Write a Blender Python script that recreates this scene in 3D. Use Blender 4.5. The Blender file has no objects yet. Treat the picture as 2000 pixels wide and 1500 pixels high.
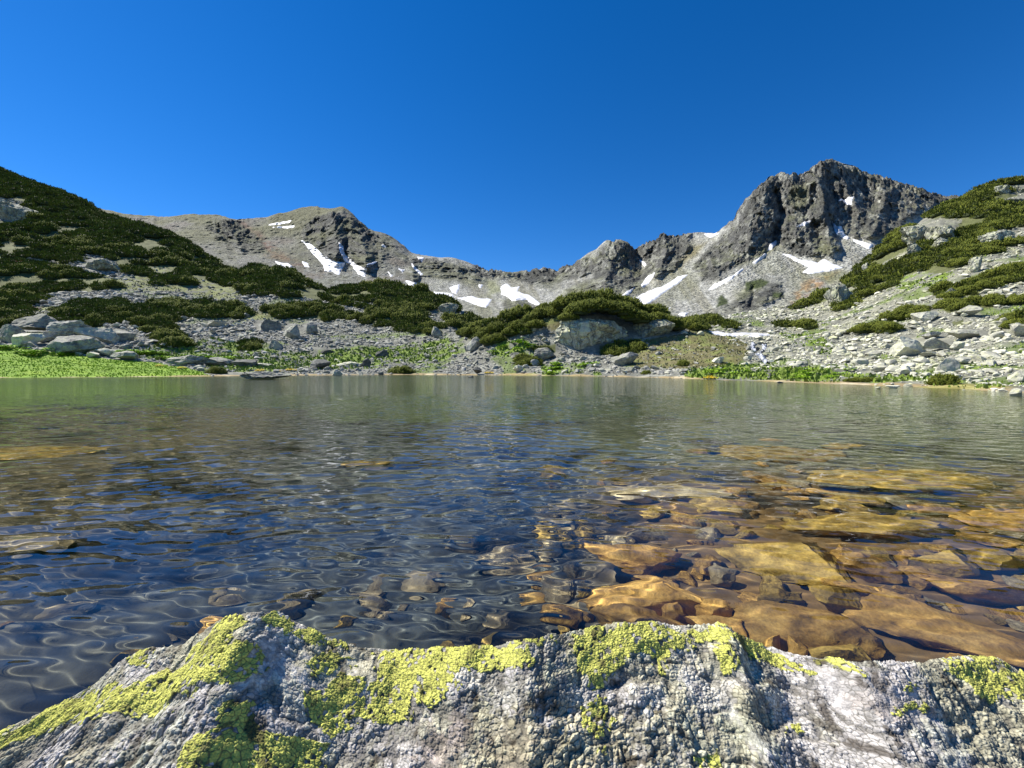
import bpy, math, numpy as np
from mathutils import Vector
sc = bpy.context.scene
COL = sc.collection
R = math.radians
# ------------------------------------------------------------------ camera, sky, sun, exposure
FPX, CX, HY, CH = 839.0, 1000.0, 718.0, 0.9          # focal length and horizon of a 2000 px wide frame, eye height
cd = bpy.data.cameras.new('camera'); cam = bpy.data.objects.new('camera', cd); COL.objects.link(cam)
cam.location = (0, 0, CH); cam.rotation_euler = (R(90), 0, 0)
cd.sensor_width = 36; cd.lens = FPX / 2000 * 36; cd.shift_y = -(750 - HY) / 2000
cd.clip_start = 0.02; cd.clip_end = 20000
sc.camera = cam
SUN_AZ, SUN_EL = R(-72), R(50)                        # azimuth from +Y towards +X
world = bpy.data.worlds.new('World'); sc.world = world; world.use_nodes = True
wn = world.node_tree
sky = wn.nodes.new('ShaderNodeTexSky'); sky.sky_type = 'NISHITA'; sky.sun_disc = False
sky.sun_elevation = SUN_EL; sky.sun_rotation = SUN_AZ
sky.altitude = 2600; sky.air_density = 1.0; sky.dust_density = 0.15; sky.ozone_density = 4.0
hs = wn.nodes.new('ShaderNodeHueSaturation'); hs.inputs['Saturation'].default_value = 1.33
hs.inputs['Hue'].default_value = 0.5065
wn.links.new(sky.outputs[0], hs.inputs['Color'])
wn.links.new(hs.outputs[0], wn.nodes['Background'].inputs['Color'])
wn.nodes['Background'].inputs['Strength'].default_value = 0.09
sl = bpy.data.lights.new('sun', 'SUN'); sl.energy = 4.8; sl.angle = R(0.5); sl.color = (1, .955, .87)
sun = bpy.data.objects.new('sun', sl); COL.objects.link(sun)
SD = Vector((math.sin(SUN_AZ) * math.cos(SUN_EL), math.cos(SUN_AZ) * math.cos(SUN_EL), math.sin(SUN_EL)))
sun.rotation_euler = SD.to_track_quat('Z', 'Y').to_euler()
sl.cycles.is_caustics_light = True
sc.view_settings.view_transform = 'Standard'; sc.view_settings.look = 'None'
sc.view_settings.exposure = 0.88; sc.view_settings.gamma = 1
sc.cycles.use_denoising = True; sc.cycles.max_bounces = 8
sc.cycles.sample_clamp_indirect = 4; sc.cycles.sample_clamp_direct = 12
sc.cycles.transparent_max_bounces = 4

# ------------------------------------------------------------------ helpers
rng = np.random.default_rng(7)
def _h(ix, iy, iz, s):
    h = (ix.astype(np.uint32) * np.uint32(374761393) + iy.astype(np.uint32) * np.uint32(668265263)
         + iz.astype(np.uint32) * np.uint32(2147483647 - 94906) + np.uint32(s * 974711 + 13))
    h = (h ^ (h >> np.uint32(13))) * np.uint32(1274126177)
    h = (h ^ (h >> np.uint32(15))) * np.uint32(2246822519)
    return ((h ^ (h >> np.uint32(16))) & np.uint32(0xffffff)).astype(np.float32) / 16777216.0
def vnoise(x, y, z=0.0, s=0):
    x, y, z = np.broadcast_arrays(np.asarray(x, np.float32), np.asarray(y, np.float32), np.asarray(z, np.float32))
    fx, fy, fz = np.floor(x), np.floor(y), np.floor(z)
    ix, iy, iz = fx.astype(np.int64), fy.astype(np.int64), fz.astype(np.int64)
    u, v, w = x - fx, y - fy, z - fz
    u, v, w = (t * t * t * (t * (t * 6 - 15) + 10) for t in (u, v, w))
    def c(a, b, e): return _h(ix + a, iy + b, iz + e, s)
    a0 = c(0,0,0) * (1-u) + c(1,0,0) * u; a1 = c(0,1,0) * (1-u) + c(1,1,0) * u
    b0 = c(0,0,1) * (1-u) + c(1,0,1) * u; b1 = c(0,1,1) * (1-u) + c(1,1,1) * u
    return ((a0 * (1-v) + a1 * v) * (1-w) + (b0 * (1-v) + b1 * v) * w) * 2 - 1
def fbm(x, y, z=0.0, o=4, s=0, ridged=False, gain=.5):
    t = 0; a = 1; n = 0
    x, y, z = (np.asarray(k, np.float32) for k in (x, y, z))
    for k in range(o):
        q = vnoise(x, y, z, s + k)
        if ridged: q = 1 - 2.2 * np.abs(q)
        t = t + a * q; n += a; a *= gain
        x, y, z = x * 2.03 + 5.1 * k, y * 2.03 + 1.7, z * 2.03 + 9.2
    return t / n
def sstep(a, b, x):
    t = np.clip((x - a) / (b - a), 0, 1); return t * t * (3 - 2 * t)
def inpoly(px, py, poly):
    r = np.zeros(px.shape, bool); n = len(poly)
    for i in range(n):
        x0, y0 = poly[i]; x1, y1 = poly[(i + 1) % n]
        if y0 == y1: continue
        c = ((y0 > py) != (y1 > py)) & (px < (x1 - x0) * (py - y0) / (y1 - y0) + x0)
        r ^= c
    return r
def sdpoly(px, py, poly):                             # signed distance, positive inside
    d = np.full(px.shape, 1e9, np.float32); n = len(poly)
    for i in range(n):
        x0, y0 = poly[i]; x1, y1 = poly[(i + 1) % n]
        ex, ey = x1 - x0, y1 - y0
        t = np.clip(((px - x0) * ex + (py - y0) * ey) / (ex * ex + ey * ey + 1e-9), 0, 1)
        d = np.minimum(d, (px - x0 - t * ex) ** 2 + (py - y0 - t * ey) ** 2)
    d = np.sqrt(d)
    return np.where(inpoly(px, py, poly), d, -d)
def npmesh(name, V, F, mat=None, col=None, smooth=True, props=None, parent=None):
    V = np.asarray(V, np.float32).reshape(-1, 3); F = np.asarray(F, np.int32); k = F.shape[1]
    me = bpy.data.meshes.new(name)
    me.vertices.add(len(V)); me.vertices.foreach_set('co', V.ravel())
    me.loops.add(F.size); me.loops.foreach_set('vertex_index', F.ravel())
    me.polygons.add(len(F)); me.polygons.foreach_set('loop_start', np.arange(0, F.size, k, dtype=np.int32))
    me.polygons.foreach_set('loop_total', np.full(len(F), k, np.int32))
    me.polygons.foreach_set('use_smooth', np.full(len(F), smooth, bool))
    if col is not None:
        a = me.color_attributes.new('col', 'FLOAT_COLOR', 'POINT')
        c = np.ones((len(V), 4), np.float32); c[:, :3] = np.asarray(col).reshape(-1, 3); a.data.foreach_set('color', c.ravel())
    me.update(calc_edges=True)
    if mat: me.materials.append(mat)
    o = bpy.data.objects.new(name, me); COL.objects.link(o)
    if parent: o.parent = parent
    if props: tag(o, **props)
    return o
def tag(o, label=None, cat=None, group=None, kind=None):
    if label: o['label'] = label
    if cat: o['category'] = cat
    if group: o['group'] = group
    if kind: o['kind'] = kind
def gridfaces(nr, nc, keep=None):
    i = np.arange(nr * nc).reshape(nr, nc)
    F = np.stack([i[:-1, :-1], i[:-1, 1:], i[1:, 1:], i[1:, :-1]], -1)
    F = F[keep] if keep is not None else F.reshape(-1, 4)
    return F.reshape(-1, 4)
def submesh(V, F):
    u, inv = np.unique(F, return_inverse=True)
    return V[u], inv.reshape(F.shape), u

# ------------------------------------------------------------------ materials
def newmat(name):
    m = bpy.data.materials.new(name); m.use_nodes = True; nt = m.node_tree
    return m, nt, nt.nodes['Principled BSDF']
def node(nt, t, **kw):
    n = nt.nodes.new(t)
    for k, v in kw.items():
        if k in n.inputs: n.inputs[k].default_value = v
        else: setattr(n, k, v)
    return n
def mixc(nt, a, b, f, mode='MIX'):
    n = nt.nodes.new('ShaderNodeMix'); n.data_type = 'RGBA'; n.blend_type = mode
    for sock, v in ((n.inputs[6], a), (n.inputs[7], b), (n.inputs[0], f)):
        if isinstance(v, bpy.types.NodeSocket): nt.links.new(v, sock)
        elif isinstance(v, tuple): sock.default_value = (*v, 1)
        else: sock.default_value = v
    return n.outputs[2]
def ramp(nt, src, stops):
    n = nt.nodes.new('ShaderNodeValToRGB'); e = n.color_ramp.elements
    while len(e) < len(stops): e.new(.5)
    for q, (p, c) in zip(e, stops):
        q.position = p; q.color = (*c, 1) if isinstance(c, tuple) else (c, c, c, 1)
    nt.links.new(src, n.inputs[0]); return n.outputs[0]
def bump(nt, src, dist, strength=1.0, nrm=None):
    n = node(nt, 'ShaderNodeBump', Strength=strength, Distance=dist); nt.links.new(src, n.inputs['Height'])
    if nrm: nt.links.new(nrm, n.inputs['Normal'])
    return n.outputs[0]
def colmat(name, rough, scale, var, bdist, vor=0, coord='Object', spec=.3, joints=0):
    """base colour from the col attribute, broken up by two noises; bump from noise and, with vor, from stones"""
    m, nt, b = newmat(name); L = nt.links.new
    a = node(nt, 'ShaderNodeVertexColor', layer_name='col')
    tc = nt.nodes.new('ShaderNodeTexCoord')
    n1 = node(nt, 'ShaderNodeTexNoise', Scale=scale, Detail=8, Roughness=.7); L(tc.outputs[coord], n1.inputs['Vector'])
    f = ramp(nt, n1.outputs[0], [(.3, 1 - var), (.7, 1 + var * .6)])
    c = mixc(nt, a.outputs[0], f, 1.0, 'MULTIPLY')
    h = n1.outputs[0]; nrm = bump(nt, h, bdist, .8)
    if vor:
        v = node(nt, 'ShaderNodeTexVoronoi', Scale=vor); L(tc.outputs[coord], v.inputs['Vector'])
        g = ramp(nt, v.outputs['Color'], [(0, .55), (1, 1.35)])
        c = mixc(nt, c, g, 1.0, 'MULTIPLY')
        nrm = bump(nt, ramp(nt, v.outputs['Distance'], [(0, 1.0), (.6, 0.0)]), 0.6 / vor, 1.0, nrm)
    if joints:
        wv = node(nt, 'ShaderNodeTexNoise', Scale=joints * 2, Detail=5); L(tc.outputs[coord], wv.inputs['Vector'])
        sc2 = node(nt, 'ShaderNodeVectorMath', operation='MULTIPLY_ADD'); sc2.inputs[1].default_value = (6, 6, 6); L(wv.outputs['Color'], sc2.inputs[0]); L(tc.outputs[coord], sc2.inputs[2])
        vo = node(nt, 'ShaderNodeTexVoronoi', feature='DISTANCE_TO_EDGE', Scale=joints); L(sc2.outputs[0], vo.inputs['Vector'])
        nrm = bump(nt, ramp(nt, vo.outputs['Distance'], [(.0, .0), (.3, 1.0)]), .35 / joints, .35, nrm)
    L(c, b.inputs['Base Color']); L(nrm, b.inputs['Normal'])
    b.inputs['Roughness'].default_value = rough; b.inputs['Specular IOR Level'].default_value = spec
    return m
def rockmat(name, c1, c2, c3, scale=1.0, rnd=.25, bd=.05, liche=None, spec=.25, rough=.85, stretch=None, cracks=0):
    m, nt, b = newmat(name); L = nt.links.new
    tc = nt.nodes.new('ShaderNodeTexCoord'); vec = tc.outputs['Object']
    oi = nt.nodes.new('ShaderNodeObjectInfo')
    mp = nt.nodes.new('ShaderNodeMapping'); L(vec, mp.inputs['Vector'])
    ad = nt.nodes.new('ShaderNodeVectorMath'); ad.operation = 'ADD'; L(mp.outputs[0], ad.inputs[0])
    sx = node(nt, 'ShaderNodeVectorMath', operation='SCALE'); sx.inputs[0].default_value = (37, 91, 53); L(oi.outputs['Random'], sx.inputs['Scale'])
    L(sx.outputs[0], ad.inputs[1])
    if stretch: mp.inputs['Scale'].default_value = stretch
    n1 = node(nt, 'ShaderNodeTexNoise', Scale=scale * 1.3, Detail=8, Roughness=.62); L(ad.outputs[0], n1.inputs['Vector'])
    n2 = node(nt, 'ShaderNodeTexNoise', Scale=scale * 9, Detail=6, Roughness=.7); L(ad.outputs[0], n2.inputs['Vector'])
    c = ramp(nt, n1.outputs[0], [(.32, c1), (.5, c2), (.68, c3)])
    c = mixc(nt, c, ramp(nt, n2.outputs[0], [(.3, .6), (.7, 1.3)]), 1.0, 'MULTIPLY')
    if liche:
        n3 = node(nt, 'ShaderNodeTexNoise', Scale=scale * 2.6, Detail=7, Roughness=.75); L(ad.outputs[0], n3.inputs['Vector'])
        c = mixc(nt, c, liche, ramp(nt, n3.outputs[0], [(.5, 0.0), (.6, .8)]))
    cr = None
    if cracks:
        wv = node(nt, 'ShaderNodeTexNoise', Scale=scale * 3, Detail=4); L(ad.outputs[0], wv.inputs['Vector'])
        dv = mixc(nt, ad.outputs[0], wv.outputs['Color'], .55)
        m2_ = nt.nodes.new('ShaderNodeMapping'); m2_.inputs['Scale'].default_value = (2.4, 2.4, .5); m2_.inputs['Rotation'].default_value = (.2, .6, 0); L(dv, m2_.inputs['Vector'])
        vo = node(nt, 'ShaderNodeTexVoronoi', feature='DISTANCE_TO_EDGE', Scale=cracks); L(m2_.outputs[0], vo.inputs['Vector'])
        cr = ramp(nt, vo.outputs['Distance'], [(.0, .0), (.10, 1.0)])
        c = mixc(nt, c, ramp(nt, vo.outputs['Distance'], [(.0, .45), (.02, 1.0)]), 1.0, 'MULTIPLY')
    rr = node(nt, 'ShaderNodeMapRange'); rr.inputs['To Min'].default_value = 1 - rnd; rr.inputs['To Max'].default_value = 1 + rnd
    L(oi.outputs['Random'], rr.inputs['Value'])
    c = mixc(nt, c, rr.outputs[0], 1.0, 'MULTIPLY')
    nrm = bump(nt, n1.outputs[0], bd * 2, .7); nrm = bump(nt, n2.outputs[0], bd * .5, .8, nrm)
    if cr: nrm = bump(nt, cr, bd * 1.5, 1.0, nrm)
    L(c, b.inputs['Base Color']); L(nrm, b.inputs['Normal'])
    b.inputs['Roughness'].default_value = rough; b.inputs['Specular IOR Level'].default_value = spec
    return m
M_TERR = colmat('hillside_soil', .95, 3.0, .45, .06)
M_MTN = colmat('mountain_rock', .92, .45, .5, 1.1, vor=.6, joints=.13)
M_SCREE = colmat('scree_stone', .9, 2.2, .3, .04)
M_LEAF = colmat('pine_needles', .75, 4.0, .25, .02, spec=.2)
M_GRASS = colmat('grass_blades', .7, 3.0, .25, .01, spec=.25)
M_FLOWER = colmat('petals', .7, 3.0, .1, .01)
M_GREY = rockmat('grey_granite', (.12, .118, .105), (.24, .235, .21), (.38, .37, .32), liche=(.34, .35, .22))
M_PALE = rockmat('pale_lichened_granite', (.30, .29, .24), (.44, .43, .35), (.56, .54, .44), liche=(.50, .50, .29))
M_DARK = rockmat('dark_wet_stone', (.05, .055, .05), (.10, .10, .09), (.17, .17, .15))
M_CLIFF = rockmat('cracked_cliff_stone', (.20, .20, .17), (.34, .34, .27), (.46, .46, .37), scale=.6, liche=(.44, .45, .24), bd=.12, cracks=.9)
M_SUB = rockmat('algae_brown_stone', (.13, .07, .016), (.42, .24, .055), (.64, .40, .11), scale=7, rnd=.35, bd=.01, rough=.6)
M_SUBO = rockmat('olive_brown_stone', (.12, .08, .016), (.36, .235, .05), (.56, .39, .10), scale=7, rnd=.3, bd=.01, rough=.6)
M_SUBG = rockmat('pale_submerged_stone', (.16, .12, .06), (.33, .26, .14), (.48, .40, .24), scale=5, rnd=.3, bd=.01, rough=.6)
def snowmat():
    m, nt, b = newmat('old_snow'); tc = nt.nodes.new('ShaderNodeTexCoord')
    n = node(nt, 'ShaderNodeTexNoise', Scale=.25, Detail=8, Roughness=.7); nt.links.new(tc.outputs['Object'], n.inputs['Vector'])
    c = ramp(nt, n.outputs[0], [(.3, (.44, .43, .41)), (.5, (.66, .66, .67)), (.6, (.74, .74, .75))]); nt.links.new(c, b.inputs['Base Color'])
    nt.links.new(bump(nt, n.outputs[0], .8, .6), b.inputs['Normal']); b.inputs['Roughness'].default_value = .6
    return m
M_SNOW = snowmat()
def watermat():
    m, nt, b = newmat('clear_water'); nt.nodes.remove(b); L = nt.links.new
    g = node(nt, 'ShaderNodeBsdfGlass', Roughness=0.0, IOR=1.33)
    ge = nt.nodes.new('ShaderNodeNewGeometry')
    ln = node(nt, 'ShaderNodeVectorMath', operation='LENGTH'); L(ge.outputs['Position'], ln.inputs[0])
    far = node(nt, 'ShaderNodeMapRange'); far.inputs['From Min'].default_value = 3.5; far.inputs['From Max'].default_value = 11
    L(ln.outputs['Value'], far.inputs['Value'])
    mp = nt.nodes.new('ShaderNodeMapping'); mp.inputs['Rotation'].default_value = (0, 0, R(12)); mp.inputs['Scale'].default_value = (.6, 1, 1)
    L(ge.outputs['Position'], mp.inputs['Vector'])
    n1 = node(nt, 'ShaderNodeTexNoise', Scale=6.0, Detail=2.5, Roughness=.5); L(mp.outputs[0], n1.inputs['Vector'])
    bu = node(nt, 'ShaderNodeBump', Distance=.026); L(n1.outputs[0], bu.inputs['Height']); L(far.outputs[0], bu.inputs['Strength'])
    L(bu.outputs[0], g.inputs['Normal'])
    ro = node(nt, 'ShaderNodeMapRange'); ro.inputs['From Min'].default_value = 7; ro.inputs['From Max'].default_value = 42; ro.inputs['To Max'].default_value = .13
    L(ln.outputs['Value'], ro.inputs['Value']); L(ro.outputs[0], g.inputs['Roughness'])
    g.inputs['Color'].default_value = (.97, .99, .98, 1)
    L(g.outputs[0], nt.nodes['Material Output'].inputs[0])
    return m
M_WATER = watermat()

# ------------------------------------------------------------------ profiles of the land: per column (px) a list of (distance, py)
def pz(d, py): return CH + (HY - py) / FPX * d
NEAR = {
 -900: [(24, 0), (30, 712), (50, 640), (80, 540), (130, 400), (280, 120)],
 -400: [(32, 0), (36, 728), (45, 695), (60, 645), (85, 560), (130, 430), (250, 215)],
 0:   [(38, 0), (39.5, 733), (50, 695), (56, 680), (64, 655), (72, 635), (85, 595), (100, 555), (130, 480), (170, 405), (220, 327)],
 200: [(40, 0), (41.5, 733), (52, 706), (60, 678), (68, 650), (80, 608), (100, 562), (125, 510), (160, 452), (200, 413)],
 400: [(44, 0), (46, 730), (56, 714), (66, 684), (75, 655), (88, 620), (105, 580), (125, 550), (150, 520), (170, 500)],
 600: [(50, 0), (52, 729), (60, 712), (68, 692), (76, 662), (90, 622), (110, 588), (145, 555)],
 800: [(54, 0), (56, 728), (64, 707), (72, 682), (80, 652), (95, 612), (130, 564)],
 900: [(52, 0), (54, 728), (60, 706), (66, 680), (76, 655), (95, 630), (120, 600)],
 950: [(51, 0), (53, 728), (58, 706), (62, 682), (66, 650), (68, 632), (78, 648), (90, 650), (115, 634)],
 1000:[(50, 0), (52, 728), (56, 708), (59, 684), (63, 640), (66, 620), (74, 640), (85, 652), (110, 640)],
 1100:[(46, 0), (48, 731), (53, 708), (57, 684), (61, 610), (65, 592), (74, 630), (85, 652), (105, 644)],
 1200:[(42, 0), (44, 733), (49, 712), (56, 690), (61, 615), (65, 592), (74, 630), (85, 652), (105, 642)],
 1300:[(37, 0), (39, 733), (45, 712), (54, 676), (60, 632), (63, 622), (72, 640), (85, 648), (105, 636)],
 1400:[(31, 0), (33, 737), (41, 708), (52, 674), (60, 654), (72, 647), (85, 640), (105, 630)],
 1500:[(27.5, 0), (30, 739), (40, 709), (50, 682), (60, 657), (75, 640), (100, 617)],
 1600:[(24, 0), (26.5, 744), (36, 713), (46, 683), (58, 652), (75, 618), (100, 592)],
 1700:[(21.5, 0), (23.5, 748), (32, 714), (42, 682), (55, 642), (75, 585), (105, 510)],
 1800:[(19, 0), (21, 753), (30, 713), (40, 675), (55, 615), (75, 525), (110, 425)],
 1900:[(16.7, 0), (18.8, 757), (28, 706), (40, 652), (55, 585), (75, 480), (112, 378)],
 2000:[(14.5, 0), (16.5, 764), (26, 706), (38, 648), (52, 575), (72, 470), (115, 348)],
 2400:[(9, 0), (11, 785), (20, 710), (32, 620), (50, 510), (72, 410), (120, 320)],
 2900:[(6, 0), (8, 800), (16, 710), (30, 610), (50, 490), (75, 390), (130, 300)]}
CREST_A = [(-900, 120), (-400, 215), (-200, 268), (0, 330), (60, 355), (120, 381), (200, 417), (260, 436), (330, 470), (400, 505), (440, 528), (470, 536),
 (500, 530), (560, 535), (600, 556), (640, 576), (700, 566), (760, 561), (820, 567), (870, 584), (910, 606), (935, 630), (1000, 640), (1100, 644),
 (1300, 636), (1400, 630), (1500, 617), (1560, 606), (1600, 588), (1650, 555), (1690, 518), (1720, 496), (1760, 458), (1800, 425), (1840, 401),
 (1880, 389), (1920, 366), (1950, 355), (2000, 351), (2200, 335), (2900, 300)]
FAR = {
 -900:[(150, 700), (400, 560), (700, 420)],
 0:   [(200, 640), (500, 480), (800, 395)],
 300: [(180, 645), (450, 530), (700, 460), (850, 423)],
 450: [(170, 645), (400, 560), (600, 490), (800, 428)],
 620: [(160, 645), (350, 575), (500, 535), (680, 470), (800, 402)],
 700: [(160, 645), (350, 580), (480, 545), (620, 480), (750, 430)],
 800: [(150, 650), (300, 605), (430, 565), (560, 520), (680, 490)],
 950: [(140, 655), (250, 625), (380, 590), (480, 560), (600, 531)],
 1100:[(140, 655), (240, 620), (340, 590), (440, 555), (550, 528)],
 1200:[(140, 655), (220, 615), (320, 572), (420, 530), (480, 472)],
 1300:[(140, 655), (220, 615), (300, 580), (400, 520), (480, 463)],
 1400:[(140, 650), (210, 610), (280, 570), (360, 510), (450, 456)],
 1450:[(140, 650), (200, 605), (270, 560), (330, 500), (420, 400)],
 1550:[(140, 650), (200, 590), (260, 545), (320, 480), (400, 341)],
 1620:[(140, 645), (200, 575), (260, 530), (330, 460), (420, 317)],
 1700:[(140, 645), (200, 565), (270, 505), (340, 430), (430, 345)],
 1850:[(150, 640), (250, 520), (350, 440), (450, 384)],
 2100:[(150, 600), (300, 480), (480, 430)],
 2900:[(150, 600), (500, 520)]}
CREST_B = [(-900, 420), (-400, 380), (0, 395), (150, 408), (200, 413), (260, 420), (330, 424), (400, 427), (430, 425), (450, 428), (480, 430), (520, 425),
 (560, 415), (590, 406), (620, 402), (650, 409), (668, 408), (690, 422), (720, 447), (760, 470), (800, 490), (860, 512), (900, 522), (940, 530),
 (975, 533), (1000, 540), (1030, 542), (1060, 534), (1085, 539), (1100, 528), (1130, 522), (1150, 512), (1165, 505), (1185, 480), (1210, 470),
 (1230, 473), (1240, 484), (1270, 475), (1290, 464), (1310, 462), (1330, 467), (1345, 462), (1380, 461), (1400, 457), (1420, 450), (1435, 435),
 (1440, 420), (1455, 395), (1480, 370), (1510, 350), (1540, 341), (1570, 345), (1590, 327), (1610, 318), (1635, 317), (1660, 326), (1690, 344),
 (1720, 351), (1750, 364), (1790, 374), (1830, 383), (1860, 386), (1900, 395), (2000, 420), (2300, 470), (2900, 540)]
def blurx(A, w):
    if w < 1: return A
    k = np.ones(2 * w + 1) / (2 * w + 1)
    P = np.pad(A, ((0, 0), (w, w)), 'edge'); c = np.cumsum(np.pad(P, ((0, 0), (1, 0))), 1)
    return (c[:, 2 * w + 1:] - c[:, :-2 * w - 1]) / (2 * w + 1)
class Land:
    def __init__(s, prof, crest, U, D, shore, blur, tail):
        s.U, s.D = U, D
        ks = sorted(prof); Zk = []; cdist = []
        for k in ks:
            p = prof[k]; dd = [q[0] for q in p]
            zz = [0.0 if (shore and i == 0) else pz(*q) for i, q in enumerate(p)]
            z = np.interp(D, dd, zz)
            if shore: z = np.where(D < dd[0], -np.minimum((dd[0] - D) * .16, 1.6), z)
            z = np.where(D > dd[-1], zz[-1] - (D - dd[-1]) * tail, z)
            Zk.append(z); cdist.append(dd[-1])
        UF = np.arange(-900, 2901, 5.0); Zk = np.array(Zk)
        j = np.clip(np.searchsorted(ks, UF, 'right') - 1, 0, len(ks) - 2); kk = np.array(ks, float)
        t = (UF - kk[j]) / (kk[j + 1] - kk[j])
        Z = (Zk[j] * (1 - t[:, None]) + Zk[j + 1] * t[:, None]).T
        Z = blurx(blurx(Z, blur), blur)
        cdF = np.interp(UF, kk, cdist); jj = np.clip(np.searchsorted(D, cdF), 1, len(D) - 1)
        zc = Z[jj, np.arange(len(UF))]; want = CH + (HY - np.interp(UF, *zip(*crest))) / FPX * cdF
        wgt = sstep(.62, 1.0, D[:, None] / cdF[None, :])
        Z = Z + (want - zc)[None, :] * wgt
        jU = np.clip(np.searchsorted(UF, U, 'right') - 1, 0, len(UF) - 2); tU = (U - UF[jU]) / 5.0
        s.Z = Z[:, jU] * (1 - tU) + Z[:, jU + 1] * tU
        s.cd = np.interp(U, kk, cdist)
        s.X = (U[None, :] - CX) / FPX * D[:, None]; s.Y = np.repeat(D[:, None], len(U), 1)
    def py(s): return HY - (s.Z - CH) / s.Y * FPX
    def finish(s):
        s.PY = s.py(); s.run = np.minimum.accumulate(s.PY, 0)
    def at(s, u, d):
        u = np.asarray(u, float); d = np.asarray(d, float)
        a = np.clip(np.searchsorted(s.U, u, 'right') - 1, 0, len(s.U) - 2); b = np.clip(np.searchsorted(s.D, d, 'right') - 1, 0, len(s.D) - 2)
        t = np.clip((u - s.U[a]) / (s.U[a + 1] - s.U[a]), 0, 1); w = np.clip((d - s.D[b]) / (s.D[b + 1] - s.D[b]), 0, 1)
        Z = s.Z
        return (Z[b, a] * (1 - t) + Z[b, a + 1] * t) * (1 - w) + (Z[b + 1, a] * (1 - t) + Z[b + 1, a + 1] * t) * w
    def vis(s, u, d, top=0.0):
        z = s.at(u, d) + top; p = HY - (z - CH) / np.asarray(d) * FPX
        a = np.clip(np.searchsorted(s.U, u), 0, len(s.U) - 1); b = np.clip(np.searchsorted(s.D, d) - 1, 0, len(s.D) - 1)
        return p < s.run[b, a] + 1.0
    def hit(s, u, py, dmin=0):
        a = int(np.clip(np.searchsorted(s.U, u), 0, len(s.U) - 1)); c = s.PY[:, a]
        w = np.nonzero((c <= py) & (s.Z[:, a] > -.02) & (s.D >= dmin))[0]
        b = w[0] if len(w) else int(np.argmin(c)); d = s.D[b]
        return ((u - CX) / FPX * d, d, s.Z[b, a])
Uv = np.concatenate([np.arange(-900, -60, 12.0), np.arange(-60, 2060, 2.2), np.arange(2062, 2901, 12.0)])
DA = np.geomspace(7, 330, 760)
A = Land(NEAR, CREST_A, Uv, DA, True, 5, .25)
shore = np.interp(Uv, sorted(NEAR), [NEAR[k][0][0] for k in sorted(NEAR)])
shd = A.Y - shore[None, :]                                # metres beyond the shoreline
amp = sstep(0, 25, shd)
A.Z += fbm(A.X / 9, A.Y / 9, 0, 5, 3) * (.05 + 1.1 * amp) + fbm(A.X / 2.2, A.Y / 2.2, 0, 4, 9) * (.04 + .22 * sstep(0, 8, shd))
A.Z += fbm(A.X / 2.5, 0 * A.Y, 0, 4, 31) * .10 * (1 - sstep(0, 4, np.abs(shd)))
A.Z += np.where(Uv[None, :] > -9999, fbm(A.X / 30, A.Y / 30, 0, 3, 40) * 2.2 * sstep(.45, .8, A.Y / A.cd[None, :]), 0)
A.finish()
SU, SP = np.broadcast_arrays(Uv[None, :], A.PY)

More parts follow.
